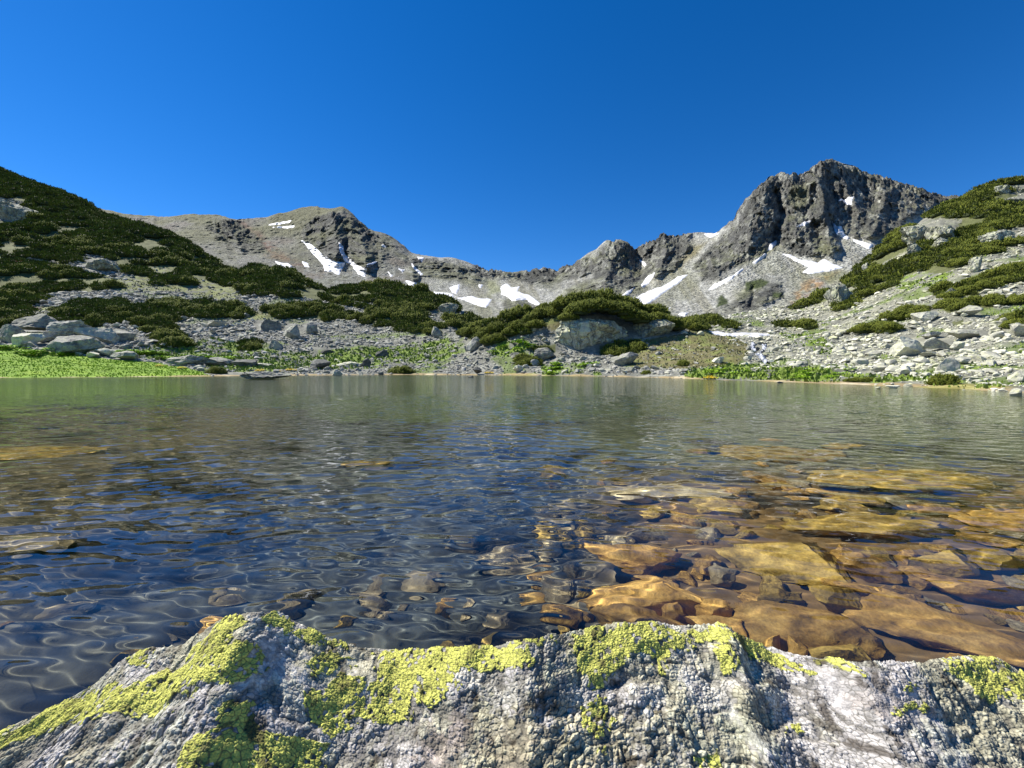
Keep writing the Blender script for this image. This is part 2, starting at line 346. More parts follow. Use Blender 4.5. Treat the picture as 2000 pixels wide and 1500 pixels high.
PINE = [
 [(-900, 0), (0, 315), (200, 400), (330, 455), (478, 545), (455, 562), (400, 547), (330, 528), (300, 512), (280, 545), (235, 525), (160, 512), (130, 517), (60, 505), (0, 497), (-900, 420)],
 [(-900, 470), (0, 502), (60, 507), (150, 532), (222, 548), (225, 562), (100, 572), (0, 563), (-900, 560)],
 [(-900, 570), (0, 572), (82, 563), (85, 590), (60, 602), (60, 625), (0, 640), (-900, 670)],
 [(110, 612), (140, 590), (240, 588), (250, 600), (400, 588), (470, 600), (482, 617), (400, 622), (345, 615), (340, 642), (300, 652), (270, 637), (230, 632), (170, 642), (120, 630)],
 [(298, 655), (360, 652), (362, 676), (300, 676)], [(470, 668), (505, 668), (505, 684), (468, 684)],
 [(300, 538), (370, 540), (372, 560), (305, 556)],
 [(468, 532), (520, 518), (570, 525), (620, 555), (700, 568), (722, 585), (700, 602), (650, 592), (600, 582), (570, 584), (530, 577), (473, 577)],
 [(618, 575), (700, 555), (760, 548), (820, 556), (870, 574), (915, 600), (880, 607), (840, 602), (828, 622), (865, 642), (850, 652), (790, 650), (770, 642), (700, 622), (720, 603), (650, 592)],
 [(520, 602), (560, 598), (650, 598), (662, 612), (692, 615), (765, 642), (700, 628), (620, 624), (530, 622)],
 [(870, 625), (925, 618), (925, 640), (870, 640)],
 [(900, 655), (912, 628), (960, 606), (1000, 598), (1050, 592), (1100, 568), (1150, 560), (1200, 570), (1250, 580), (1300, 600), (1340, 625), (1370, 640), (1360, 652), (1320, 632), (1262, 622), (1245, 612), (1200, 606), (1160, 606), (1125, 604), (1100, 618), (1065, 616), (1040, 650), (1000, 662), (960, 672), (930, 672)],
 [(1165, 672), (1245, 668), (1250, 692), (1170, 694)], [(1005, 700), (1060, 700), (1060, 716), (1010, 714)], [(1040, 672), (1085, 672), (1085, 690), (1040, 688)],
 [(1320, 632), (1365, 622), (1372, 640), (1325, 645)],
 [(1555, 605), (1600, 578), (1650, 542), (1690, 505), (1720, 484), (1760, 445), (1800, 410), (1850, 385), (1900, 362), (1950, 340), (2000, 337), (2900, 280), (2900, 420), (2000, 468), (1920, 502), (1850, 532), (1800, 548), (1745, 562), (1700, 576), (1650, 606), (1632, 602), (1622, 587), (1600, 590)],
 [(1828, 572), (1870, 552), (1930, 532), (2000, 512), (2900, 450), (2900, 555), (2000, 548), (1950, 562), (1900, 575), (1850, 582)],
 [(1830, 600), (1900, 590), (2000, 578), (2000, 590), (1930, 604), (1850, 610)],
 [(1680, 632), (1738, 630), (1740, 648), (1682, 648)], [(1515, 632), (1548, 632), (1550, 644), (1516, 642)], [(1560, 636), (1592, 634), (1590, 646), (1562, 645)],
 [(1740, 616), (1800, 604), (1800, 616), (1745, 628)], [(1860, 630), (1885, 628), (1885, 637), (1862, 638)], [(1970, 622), (2060, 605), (2060, 640), (1970, 642)],
 [(1375, 620), (1430, 628), (1430, 640), (1380, 634)]]
HOLES = [
 [(0, 388), (55, 395), (60, 425), (20, 432), (-300, 420), (-300, 380)], [(160, 502), (205, 498), (232, 518), (228, 530), (165, 525)],
 [(1776, 425), (1800, 416), (1830, 428), (1845, 425), (1878, 428), (1872, 450), (1840, 466), (1800, 472), (1782, 470)],
 [(1778, 474), (1802, 472), (1800, 498), (1780, 500)], [(1832, 468), (1858, 464), (1850, 482), (1830, 484)], [(1624, 565), (1645, 555), (1674, 560), (1672, 580), (1650, 592), (1626, 592)],
 [(1895, 505), (1922, 502), (1922, 530), (1900, 532)], [(1930, 450), (1970, 446), (2050, 440), (2050, 470), (1985, 478), (1935, 468)],
 [(1948, 360), (1975, 362), (2060, 352), (2060, 372), (1990, 380), (1950, 372)], [(1750, 545), (1790, 530), (1838, 535), (1800, 552), (1750, 566)], [(1950, 395), (1990, 380), (2030, 375), (2020, 395), (1960, 408)],
 [(690, 590), (740, 590), (742, 598), (690, 598)], [(1700, 520), (1790, 482), (1800, 490), (1720, 530)]]
LUSH = [[(-900, 640), (0, 674), (60, 683), (130, 692), (200, 700), (290, 706), (360, 718), (400, 729), (440, 742), (-900, 760)]]
DRYG = [[(100, 545), (230, 548), (280, 535), (300, 508), (400, 545), (475, 562), (470, 580), (430, 586), (330, 568), (240, 566), (120, 570)],
        [(-50, 605), (110, 600), (110, 625), (50, 640), (-50, 640)], [(460, 615), (530, 605), (530, 625), (450, 625)], [(-300, 540), (220, 540), (225, 566), (-300, 575)]]
MEADOW = [[(380, 692), (500, 680), (560, 688), (760, 678), (880, 662), (900, 690), (840, 712), (700, 722), (420, 726)],
          [(960, 668), (1040, 665), (1080, 680), (1040, 695), (960, 695)], [(1340, 722), (1420, 712), (1600, 718), (1640, 735), (1600, 748), (1330, 742)],
          [(1060, 712), (1150, 708), (1180, 735), (1060, 738)], [(1520, 652), (1600, 655), (1640, 680), (1620, 700), (1540, 665)], [(1750, 540), (1850, 528), (1845, 552), (1750, 570)],
          [(1640, 735), (1760, 735), (1830, 745), (1700, 750)], [(200, 690), (420, 660), (560, 690), (400, 712)]]
KNOLLG = [[(1215, 665), (1330, 655), (1370, 640), (1430, 655), (1470, 680), (1440, 712), (1350, 722), (1230, 715), (1200, 690)], [(1060, 618), (1110, 622), (1110, 655), (1060, 640)]]
SNOWNEAR = [[(1385, 647), (1402, 648), (1422, 652), (1450, 650), (1478, 651), (1505, 654), (1498, 657), (1450, 658), (1412, 656), (1395, 653)],
            [(1098, 655), (1108, 655), (1122, 667), (1138, 683), (1124, 679), (1108, 671), (1099, 663)], [(598, 677), (625, 677), (640, 682), (620, 684), (602, 681)], [(668, 676), (695, 677), (700, 682), (676, 682)]]
def anyin(u, p, polys):
    m = np.zeros(np.shape(u), bool)
    for q in polys:
        xs = [a for a, _ in q]; ys = [b for _, b in q]
        bb = (u >= min(xs)) & (u <= max(xs)) & (p >= min(ys)) & (p <= max(ys))
        if bb.any():
            r = np.zeros(np.shape(u), bool); r[bb] = inpoly(u[bb], p[bb], q); m |= r
    return m
wob = fbm(A.X / 3, A.Y / 3, 0, 4, 77)
wu, wp = SU + wob * 9, SP + wob * 5
pineA = anyin(wu, wp, PINE) & ~anyin(wu, wp, HOLES)
lushA = anyin(wu, wp, LUSH); dryA = anyin(wu, wp, DRYG); medA = anyin(wu, wp, MEADOW); knoA = anyin(wu, wp, KNOLLG)
n1 = fbm(A.X / 5, A.Y / 5, 0, 5, 21); n2 = fbm(A.X / 1.3, A.Y / 1.3, 0, 4, 22); n3 = fbm(A.X / .5, A.Y / .5, 0, 3, 23)
def mixv(c, c2, m):
    m = np.clip(m, 0, 1)[..., None]; return c * (1 - m) + np.array(c2, np.float32) * m
C = np.ones(A.Z.shape + (3,), np.float32) * np.array((.17, .17, .14), np.float32)  # soil tone kept dark so gaps between the stones read as shadow
C = mixv(C, (.28, .28, .235), sstep(-.1, .5, n2))
right = SU > 1450
C = mixv(C, (.24, .235, .17), right * sstep(-.4, .4, n2) * .8)
gsc = sstep(.14, .4, n1 + .4 * n2)
C = mixv(C, (.11, .15, .035), gsc * np.where(A.Y < 80, .85, .5))
C = mixv(C, (.17, .19, .06), dryA * sstep(-.6, .2, n2 + n3 * .5)); C = mixv(C, (.10, .09, .04), dryA * sstep(.2, .6, n2))
C = mixv(C, (.14, .20, .03), medA * sstep(-.35, .15, n2 + .5 * n1))
C = mixv(C, (.14, .125, .05), knoA * .9); C = mixv(C, (.16, .18, .05), knoA * sstep(.0, .4, n2))
C = mixv(C, (.10, .11, .035), pineA * .9)
C = mixv(C, (.16, .27, .015), lushA * 1.0); C = mixv(C, (.20, .30, .02), lushA * sstep(0, .5, n2))
bw = .8 * np.interp(SU, [-900, 300, 450, 700, 1200, 1600, 1700, 2900], [.9, 1.0, 2.0, .9, 1.6, 1.6, 2.2, 2.2]) * (1 + .9 * n1)
beach = (1 - sstep(bw * .8, bw * 1.2 + .1, shd))
C = mixv(C, (.33, .25, .12), beach * .9); C = mixv(C, (.44, .37, .24), beach * sstep(.1, .5, n2 + .3 * n3)); C = mixv(C, (.26, .25, .05), beach * sstep(.25, .5, n1 + .3 * n2) * .7)
C = mixv(C, (.17, .17, .07), sstep(0, -.15, A.Z)); C = mixv(C, (.09, .11, .05), sstep(-.4, -1.5, A.Z))  # bed painted darker with depth in place of absorption by the water
C = C * (1 + .28 * n3 + .15 * n2)[..., None]
V = np.stack([A.X, A.Y, A.Z], -1)
npmesh('hillside', V, gridfaces(*A.Z.shape)[:, ::-1] if False else gridfaces(*A.Z.shape), M_TERR, C, props=dict(kind='structure')).cycles.is_caustics_receiver = True

# ------------------------------------------------------------------ the far mountains
UB = np.concatenate([np.arange(-900, -40, 14.0), np.arange(-40, 2040, 2.0), np.arange(2044, 2901, 14.0)])
DB = np.geomspace(120, 1000, 560)
B = Land(FAR, CREST_B, UB, DB, False, 8, .5)
PB = B.py(); SUB_, _ = np.broadcast_arrays(UB[None, :], PB)
CRAG = [
 [(585, 445), (615, 425), (645, 412), (690, 425), (725, 450), (770, 480), (760, 510), (735, 518), (700, 525), (680, 515), (660, 512), (640, 507), (610, 492), (590, 475)],
 [(395, 440), (430, 424), (460, 428), (490, 450), (515, 470), (525, 498), (480, 492), (455, 482), (420, 465)],
 [(780, 500), (830, 500), (900, 515), (1000, 532), (1150, 500), (1165, 530), (1090, 562), (1040, 562), (1000, 548), (900, 552), (840, 548), (800, 535)],
 [(975, 612), (985, 588), (1010, 576), (1035, 590), (1050, 625), (1000, 625)], [(785, 535), (815, 525), (825, 545), (815, 555), (795, 552)],
 [(1150, 505), (1185, 470), (1240, 468), (1300, 455), (1355, 455), (1345, 492), (1320, 530), (1290, 545), (1262, 548), (1250, 575), (1200, 590), (1110, 580), (1090, 562), (1150, 540)],
 [(1350, 520), (1390, 470), (1435, 425), (1455, 385), (1510, 340), (1560, 330), (1610, 305), (1680, 330), (1760, 355), (1900, 380), (1840, 402), (1780, 432), (1740, 457), (1700, 470), (1640, 462), (1645, 490), (1622, 503), (1560, 503), (1540, 492), (1515, 478), (1500, 492), (1450, 525), (1400, 548), (1370, 552)],
 [(1395, 605), (1430, 575), (1470, 545), (1530, 548), (1535, 580), (1505, 602), (1480, 614), (1398, 614)]]
crag = np.zeros(PB.shape, np.float32)
wn1 = fbm(B.X / 40, B.Z / 40, B.Y / 40, 4, 60) * 12
for q in CRAG:
    xs = [a for a, _ in q]; ys = [b for _, b in q]
    bb = (SUB_ > min(xs) - 30) & (SUB_ < max(xs) + 30) & (PB > min(ys) - 30) & (PB < max(ys) + 30)
    s = sdpoly(SUB_[bb] + wn1[bb], PB[bb] + wn1[bb] * .7, q); crag[bb] = np.maximum(crag[bb], sstep(-4, 9, s))
# relief: every vertex is pushed towards or away from the valley, ribs and gullies run downhill
sc_ = B.Y / 450
lean = B.X * .8 + B.Z * .55
r1 = fbm(lean / 42 / sc_, B.Z / 90 / sc_, B.Y / 160, 3, 61, True)
r2 = fbm(B.X / 16 / sc_, B.Z / 20 / sc_, B.Y / 40, 4, 62, True)
r3 = fbm(B.X / 5 / sc_, B.Z / 5 / sc_, B.Y / 12, 3, 63, True)
r4 = fbm(B.X / 2.2 / sc_, B.Z / 2.6 / sc_, B.Y / 5, 3, 67, True)
rel = crag * (12 * r1 + 8.5 * r2 + 3.6 * r3 + 1.3 * r4) * sc_
rel += (1 - crag) * (2.2 * fbm(lean / 30 / sc_, B.Z / 160 / sc_, B.Y / 200, 4, 64) + .6 * r3 + .45 * fbm(B.X / 1.8 / sc_, B.Z / 1.8 / sc_, B.Y / 5, 2, 66)) * sc_
rel += (1 - crag) * (SUB_ < 830) * (3.2 * r2 + 2.4 * r3) * sc_ * sstep(400, 430, PB) * .9
# named ribs and the gullies right of them (polyline in the frame, half width, metres)
RIBS = [([(1545, 338), (1560, 390), (1575, 450)], 34, 16), ([(1480, 365), (1470, 420), (1450, 470), (1420, 520)], 46, 20), ([(1610, 318), (1600, 350), (1610, 400), (1600, 420)], 22, 14), ([(1515, 380), (1525, 420), (1515, 470)], 12, -15),
        ([(1590, 370), (1615, 410), (1628, 445)], 8, -7), ([(1612, 420), (1618, 460), (1625, 492)], 17, 14), ([(1640, 340), (1660, 380), (1690, 440)], 26, 10),
        ([(1735, 380), (1720, 420), (1700, 460)], 20, 12), ([(1210, 475), (1195, 510), (1180, 550)], 34, 22), ([(1243, 485), (1252, 520), (1250, 545)], 9, -14), ([(1300, 468), (1300, 500), (1280, 540)], 18, 18),
        ([(1270, 480), (1262, 500)], 8, 10), ([(1375, 490), (1385, 500), (1395, 520)], 10, 12), ([(650, 420), (655, 460), (655, 505)], 22, 30), ([(675, 460), (672, 490), (682, 510)], 9, -16), ([(705, 470), (715, 500), (712, 515)], 20, 34),
        ([(625, 445), (628, 475), (640, 495)], 10, 16), ([(440, 432), (455, 460), (470, 485)], 12, 22), ([(470, 440), (490, 465)], 12, -14), ([(805, 528), (808, 548)], 14, 16), ([(1010, 585), (1020, 615)], 18, 14),
        ([(1435, 580), (1450, 600)], 16, 8), ([(1505, 560), (1490, 595)], 20, 8), ([(1470, 560), (1468, 600)], 7, -10)]
for pl, w, a in RIBS:
    x0, x1 = min(p[0] for p in pl) - 3 * w, max(p[0] for p in pl) + 3 * w; y0, y1 = min(p[1] for p in pl) - 3 * w, max(p[1] for p in pl) + 3 * w
    bb = (SUB_ > x0) & (SUB_ < x1) & (PB > y0) & (PB < y1)
    if not bb.any(): continue
    u, p = SUB_[bb] + wn1[bb] * .6, PB[bb] + wn1[bb] * .4; d = np.full(u.shape, 1e9)
    for (ax, ay), (bx, by) in zip(pl, pl[1:]):
        ex, ey = bx - ax, by - ay; t = np.clip(((u - ax) * ex + (p - ay) * ey) / (ex * ex + ey * ey), 0, 1)
        d = np.minimum(d, np.hypot(u - ax - t * ex, p - ay - t * ey))
    rel[bb] += a * np.clip(1 - d / (w * 1.15), 0, 1) ** 1.2
for (a, w, h) in ((1, 1, 1),):
    edge = 1 - sstep(.0, .25, (B.cd[None, :] - B.Y) / B.cd[None, :])          # no big push right at the skyline
k = 1 - rel / B.Y
BX, BY, BZ = B.X * k, B.Y * k, CH + (B.Z - CH) * k
jag = fbm(B.X / 7, B.Y / 30, 0, 4, 70, True) * crag * 5.0 * edge * sc_ + r4 * crag * 1.5 * edge * sc_ + fbm(B.X / 20, B.Y / 40, 0, 4, 71) * edge * 1.5 * sc_
BZ = BZ + jag
tr = np.stack([BX, BY, BZ], -1)
m1 = fbm(B.X / 30 / sc_, B.Z / 30 / sc_, B.Y / 60, 5, 80); m2 = fbm(B.X / 5 / sc_, B.Z / 5 / sc_, B.Y / 12, 4, 81); m3 = fbm(lean / 10 / sc_, B.Z / 90 / sc_, 0, 4, 82)
C = np.ones(PB.shape + (3,), np.float32) * np.array((.37, .36, .32), np.float32)
C = mixv(C, (.44, .43, .38), sstep(0, .5, m2)); C = mixv(C, (.15, .15, .12), sstep(.05, .5, -m2) * .7)
C = mixv(C, (.20, .185, .12), sstep(0, .45, m3) * .6)
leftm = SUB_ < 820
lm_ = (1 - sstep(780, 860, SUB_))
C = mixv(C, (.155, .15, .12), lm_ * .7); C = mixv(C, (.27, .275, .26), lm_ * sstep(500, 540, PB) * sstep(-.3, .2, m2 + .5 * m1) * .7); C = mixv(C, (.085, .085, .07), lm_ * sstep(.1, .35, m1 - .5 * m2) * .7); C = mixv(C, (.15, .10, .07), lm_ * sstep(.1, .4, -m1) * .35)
C = mixv(C, (.15, .145, .065), leftm * sstep(500, 440, PB) * sstep(-.4, .2, m1) * .8)
def zone(q, w=8):
    xs = [a for a, _ in q]; ys = [b for _, b in q]; z = np.zeros(PB.shape, np.float32)
    bb = (SUB_ > min(xs) - 30) & (SUB_ < max(xs) + 30) & (PB > min(ys) - 30) & (PB < max(ys) + 30)
    z[bb] = sstep(-w, w, sdpoly(SUB_[bb] + wn1[bb], PB[bb] + wn1[bb] * .6, q)); return z
C = mixv(C, (.17, .09, .06), zone([(440, 430), (470, 432), (510, 455), (545, 490), (600, 520), (560, 520), (520, 500), (480, 455)]) * sstep(-.5, .3, m2))
C = mixv(C, (.20, .17, .075), zone([(1330, 480), (1375, 470), (1360, 500), (1320, 530), (1290, 550), (1310, 520)]) * .8)
C = mixv(C, (.34, .20, .11), zone([(1560, 560), (1590, 545), (1640, 530), (1600, 570), (1545, 600)]) * sstep(-.4, .3, m2))
C = mixv(C, (.17, .17, .06), zone([(1590, 535), (1640, 525), (1680, 535), (1620, 560)]) * .6)
C = mixv(C, (.22, .23, .10), zone([(945, 545), (965, 545), (985, 570), (955, 580)]) * .7)
C = mixv(C, (.19, .19, .09), zone([(1100, 570), (1160, 545), (1180, 590), (1100, 600)]) * .4)
cc = np.ones(PB.shape + (3,), np.float32) * np.array((.105, .102, .092), np.float32)
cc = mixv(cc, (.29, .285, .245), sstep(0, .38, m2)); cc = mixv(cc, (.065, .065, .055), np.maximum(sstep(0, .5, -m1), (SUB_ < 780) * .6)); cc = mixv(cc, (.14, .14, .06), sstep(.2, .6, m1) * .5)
gu = np.cross(np.gradient(tr, axis=1), np.gradient(tr, axis=0)); gu /= np.linalg.norm(gu, axis=2, keepdims=True) + 1e-9; up = blurx(np.abs(gu[..., 2]), 1)
cc = mixv(cc, (.17, .175, .075), sstep(.62, .85, up) * sstep(-.35, .15, m1) * .5)
C = mixv(C, (.16, .16, .075), sstep(.72, .9, up) * sstep(-.1, .3, m1 + .4 * m2) * .4)
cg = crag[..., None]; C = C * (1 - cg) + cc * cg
for q in ([(1395, 585), (1410, 575), (1418, 590), (1400, 602)], [(1450, 548), (1480, 540), (1500, 548), (1490, 560), (1455, 568)], [(1508, 570), (1532, 572), (1530, 582), (1510, 582)]):
    C = mixv(C, (.045, .06, .015), zone(q, 3))
C *= np.array((.97, .99, .99), np.float32) * (1 + .35 * fbm(B.X / 2.5 / sc_, B.Z / 2.5 / sc_, B.Y / 6, 3, 85))[..., None]
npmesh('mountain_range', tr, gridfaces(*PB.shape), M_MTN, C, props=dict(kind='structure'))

# ------------------------------------------------------------------ snow patches lying on the slopes
def S4(ox, oy, s, pts): return [(ox + x / s, oy + y / s) for x, y in pts]
c2 = lambda *p: S4(400, 380, 4, p); c3 = lambda *p: S4(1000, 420, 4, p); c1 = lambda *p: S4(1380, 300, 4, p); cm = lambda *p: S4(600, 350, 2.857, p)
SNOW = [
 (c2((755, 360), (840, 395), (890, 440), (955, 512), (935, 470), (1000, 518), (1098, 535), (1060, 600), (1050, 628), (990, 600), (935, 598), (925, 550), (870, 490), (800, 410)), 'largest snow field on the left mountain, forked at its top'),
 (c2((1048, 375), (1078, 400), (1092, 470), (1140, 508), (1190, 552), (1262, 578), (1252, 642), (1200, 622), (1155, 560), (1098, 520), (1056, 450)), 'snow tongue in the gully below the dark crag of the left mountain'),
 (c2((1262, 545), (1345, 522), (1300, 558), (1268, 565)), 'thin snow sliver at the right foot of the left mountain crag'),
 (c2((552, 522), (620, 538), (655, 538), (702, 575), (640, 572), (580, 552)), 'lone flat snow patch low on the left mountain scree'),
 (c2((756, 520), (800, 538), (818, 568), (783, 562)), 'small snow patch between the flat patch and the big forked field'),
 (c2((495, 236), (580, 218), (675, 200), (660, 218), (560, 236)), 'upper of two thin snow streaks near the left summit'),
 (c2((525, 258), (600, 250), (700, 242), (690, 255), (540, 264)), 'lower of two thin snow streaks near the left summit'),
 (c2((1376, 376), (1418, 420), (1383, 412)), 'tiny snow spot high on the right slope of the left mountain'),
 (c2((1662, 488), (1712, 498), (1698, 524), (1668, 512)), 'snow spot on the ridge line just right of the left mountain'),
 (c2((1570, 672), (1640, 688), (1700, 708), (1728, 750), (1650, 738), (1598, 708)), 'snow patch below the round dark knob right of the left mountain'),
 (c2((1618, 548), (1702, 622), (1690, 632), (1628, 572)), 'narrow diagonal snow line above the round dark knob'),
 (cm((705, 628), (760, 632), (820, 643), (812, 678), (765, 664), (720, 645)), 'snow patch low in the cirque just above the pine knoll'),
 (cm((793, 602), (828, 592), (850, 588), (848, 610), (832, 642), (805, 628)), 'small ragged snow patch in the cirque above the wide snow shelf'),
 (c2((1812, 532), (1912, 546), (1902, 570), (1840, 557)), 'flat snow strip along the ridge crest left of the saddle'),
 (c2((1515, 578), (1558, 590), (1542, 612)), 'tiny snow spot beside the round dark knob'),
 (c2((1433, 603), (1472, 635), (1450, 638)), 'tiny snow spot on the grey scree left of the round knob'),
 (cm((838, 665), (910, 652), (970, 668), (1035, 668), (1000, 716), (960, 708), (900, 684)), 'wide snow shelf at the foot of the saddle'),
 (cm((1078, 600), (1110, 582), (1140, 605), (1182, 600), (1172, 628), (1242, 650), (1302, 698), (1270, 702), (1222, 672), (1140, 678), (1108, 652), (1083, 640)), 'branched snow field beneath the saddle, above the central pine knoll'),
 (cm((955, 588), (982, 588), (966, 608)), 'tiny snow spot under the saddle cliffs'),
 (c3((940, 660), (1060, 598), (1200, 548), (1300, 478), (1372, 468), (1300, 532), (1180, 612), (1060, 698), (1000, 692)), 'long bright snow ramp right behind the central pine knoll'),
 (c3((842, 632), (900, 600), (955, 568), (930, 605), (880, 638)), 'short snow streak left of the long snow ramp'),
 (c3((1008, 545), (1050, 488), (1112, 448), (1102, 482), (1062, 542), (1018, 568)), 'steep snow patch in the gully of the middle ridge'),
 (c3((1176, 748), (1238, 722), (1204, 758)), 'tiny snow spot behind the right shoulder of the pine knoll'),
 (c3((1286, 776), (1384, 758), (1350, 788)), 'small snow spot at the foot of the right scree, by the knoll'),
 (c3((1500, 152), (1612, 148), (1550, 184)), 'snow cap on the skyline left of the high rocky peak'),
 (c3((980, 338), (1052, 400), (1030, 412), (998, 370)), 'faint snow strip high in the shaded gully of the middle ridge'),
 (c1((572, 783), (660, 788), (720, 828), (870, 852), (920, 818), (1000, 868), (1062, 890), (960, 917), (790, 938), (752, 926), (798, 886), (680, 832), (640, 806)), 'hook-shaped snow field on the scree below the high rocky peak'),
 (c1((982, 528), (1012, 570), (1052, 570), (1072, 620), (1124, 660), (1100, 672), (1018, 632), (998, 590)), 'upper snow streak in the deep gully of the high rocky peak'),
 (c1((1135, 668), (1220, 688), (1302, 710), (1270, 744), (1178, 707)), 'lower snow wedge beside the right pine slope'),
 (c1((1030, 365), (1152, 343), (1128, 402), (1080, 384)), 'triangular snow patch high on the face of the rocky peak'),
 (c1((706, 577), (760, 538), (828, 526), (762, 568)), 'slanting snow ledge midway down the rocky peak'),
 (c1((472, 762), (500, 708), (542, 678), (548, 702), (512, 742)), 'top piece of the broken snow gully on the peak'),
 (c1((12, 1070), (50, 1028), (200, 955), (280, 895), (292, 905), (182, 988), (60, 1056)), 'long thin snow line running down the right scree'),
 (c1((356, 857), (460, 776), (468, 790), (380, 864)), 'middle piece of the broken snow gully on the peak'),
 (c1((396, 1252), (468, 1212), (432, 1250)), 'small snow spot at the foot of the grey rock knob')]
def snow_from(land, VV, PYg, UU, poly, label, thick, px_edge, name='snow_patch'):
    xs = [a for a, _ in poly]; ys = [b for _, b in poly]
    bb = (UU > min(xs) - 6) & (UU < max(xs) + 6) & (PYg > min(ys) - 6) & (PYg < max(ys) + 6)
    sd = np.full(UU.shape, -99.0, np.float32); w = fbm(UU[bb] / 7, PYg[bb] / 5, 0, 3, 91) * 1.6
    sd[bb] = sdpoly(UU[bb], PYg[bb], poly) + w + .4
    on = sd > -1.6; keep = on[:-1, :-1] & on[1:, :-1] & on[:-1, 1:] & on[1:, 1:]
    F = gridfaces(*UU.shape, keep)
    if len(F) == 0: return
    uq0, fl = np.unique(F, return_inverse=True); fl = fl.reshape(F.shape); lab_ = np.arange(len(uq0))
    while True:
        m_ = lab_[fl].min(1); old = lab_.copy(); np.minimum.at(lab_, fl.ravel(), np.repeat(m_, 4)); 
        if (old == lab_).all(): break
    rt = lab_[fl[:, 0]]; uq, ct = np.unique(rt, return_counts=True); F = F[rt == uq[ct.argmax()]]
    v = VV.reshape(-1, 3); s = sd.reshape(-1)
    off = np.clip(s / px_edge, -1, 1) * thick
    tocam = np.array((0, 0, CH)) - v; tocam /= np.linalg.norm(tocam, axis=1, keepdims=True)
    # snow rests on the ground: lifted along the slope's outward direction
    nrm = tocam * .75 + np.array((0, 0, .65)); vv = v + nrm * off[:, None]
    Vs, Fs, _ = submesh(vv, F); c = Vs.mean(0)
    o = npmesh(name, Vs - c, Fs, M_SNOW, props=dict(label=label, cat='snow patch', group='old snow patches on the slopes')); o.location = c
smooth_tr = tr
for poly, lab in SNOW: snow_from(B, smooth_tr, PB, SUB_, poly, lab, .9, 1.6)
NL = ['flat snow strip on the far grassy bank above the stream', 'dirty white snow wedge leaning on the cliff under the knoll', 'small snow remnant at the foot of the grey rubble', 'thin snow remnant between rubble and green meadow']
VA = np.stack([A.X, A.Y, A.Z], -1)
for q, lab in zip(SNOWNEAR, NL): snow_from(A, VA, A.PY, SU, q, lab, .22, 1.5)

# ------------------------------------------------------------------ rocks
import bmesh
def ico(sub):
    bm = bmesh.new(); bmesh.ops.create_icosphere(bm, subdivisions=sub, radius=1)
    v = np.array([q.co[:] for q in bm.verts]); f = np.array([[q.index for q in p.verts] for p in bm.faces]); bm.free(); return v, f
ICO = {k: ico(k) for k in (1, 2, 3, 4, 5)}
def rockverts(sub, seed, cuts=14, rough=.06, round_=0.0, crack=0):
    r = np.random.default_rng(seed); v, f = ICO[sub]; v = v.copy()
    for k in range(cuts):
        n = r.normal(size=3); n /= np.linalg.norm(n); c = r.uniform(.36, .8) + round_
        d = v @ n - c; v -= np.clip(d, 0, None)[:, None] * n
    if rough:
        n = fbm(v[:, 0] * 2.2 + seed, v[:, 1] * 2.2, v[:, 2] * 2.2, 4, seed % 97)
        if crack: n = n + crack * np.minimum(0, np.abs(fbm(v[:, 0] * 2.5 + v[:, 2] * 2.2, v[:, 1] * 1.4, v[:, 2] * .7, 3, seed % 89)) * 4 - .35)
        if sub > 3: n = n + .35 * fbm(v[:, 0] * 8 + seed, v[:, 1] * 8, v[:, 2] * 10, 4, seed % 71, True)
        v = v + (ICO[sub][0]) * n[:, None] * rough * 2
    v /= np.abs(v).max(0)
    return v, f
def add_rock(name, loc, dims, rotz, mat, props, seed, sub=5, cuts=16, rough=.05, sharp=28, crack=0, tilt=(0, 0), round_=0.0):
    v, f = rockverts(sub, seed, cuts, rough, round_, crack)
    o = npmesh(name, v * np.array(dims) / 2, f, mat, props=props)
    o.location = loc; o.rotation_euler = (tilt[0], tilt[1], rotz)
    try: o.data.set_sharp_from_angle(angle=R(sharp))
    except Exception: pass
    return o
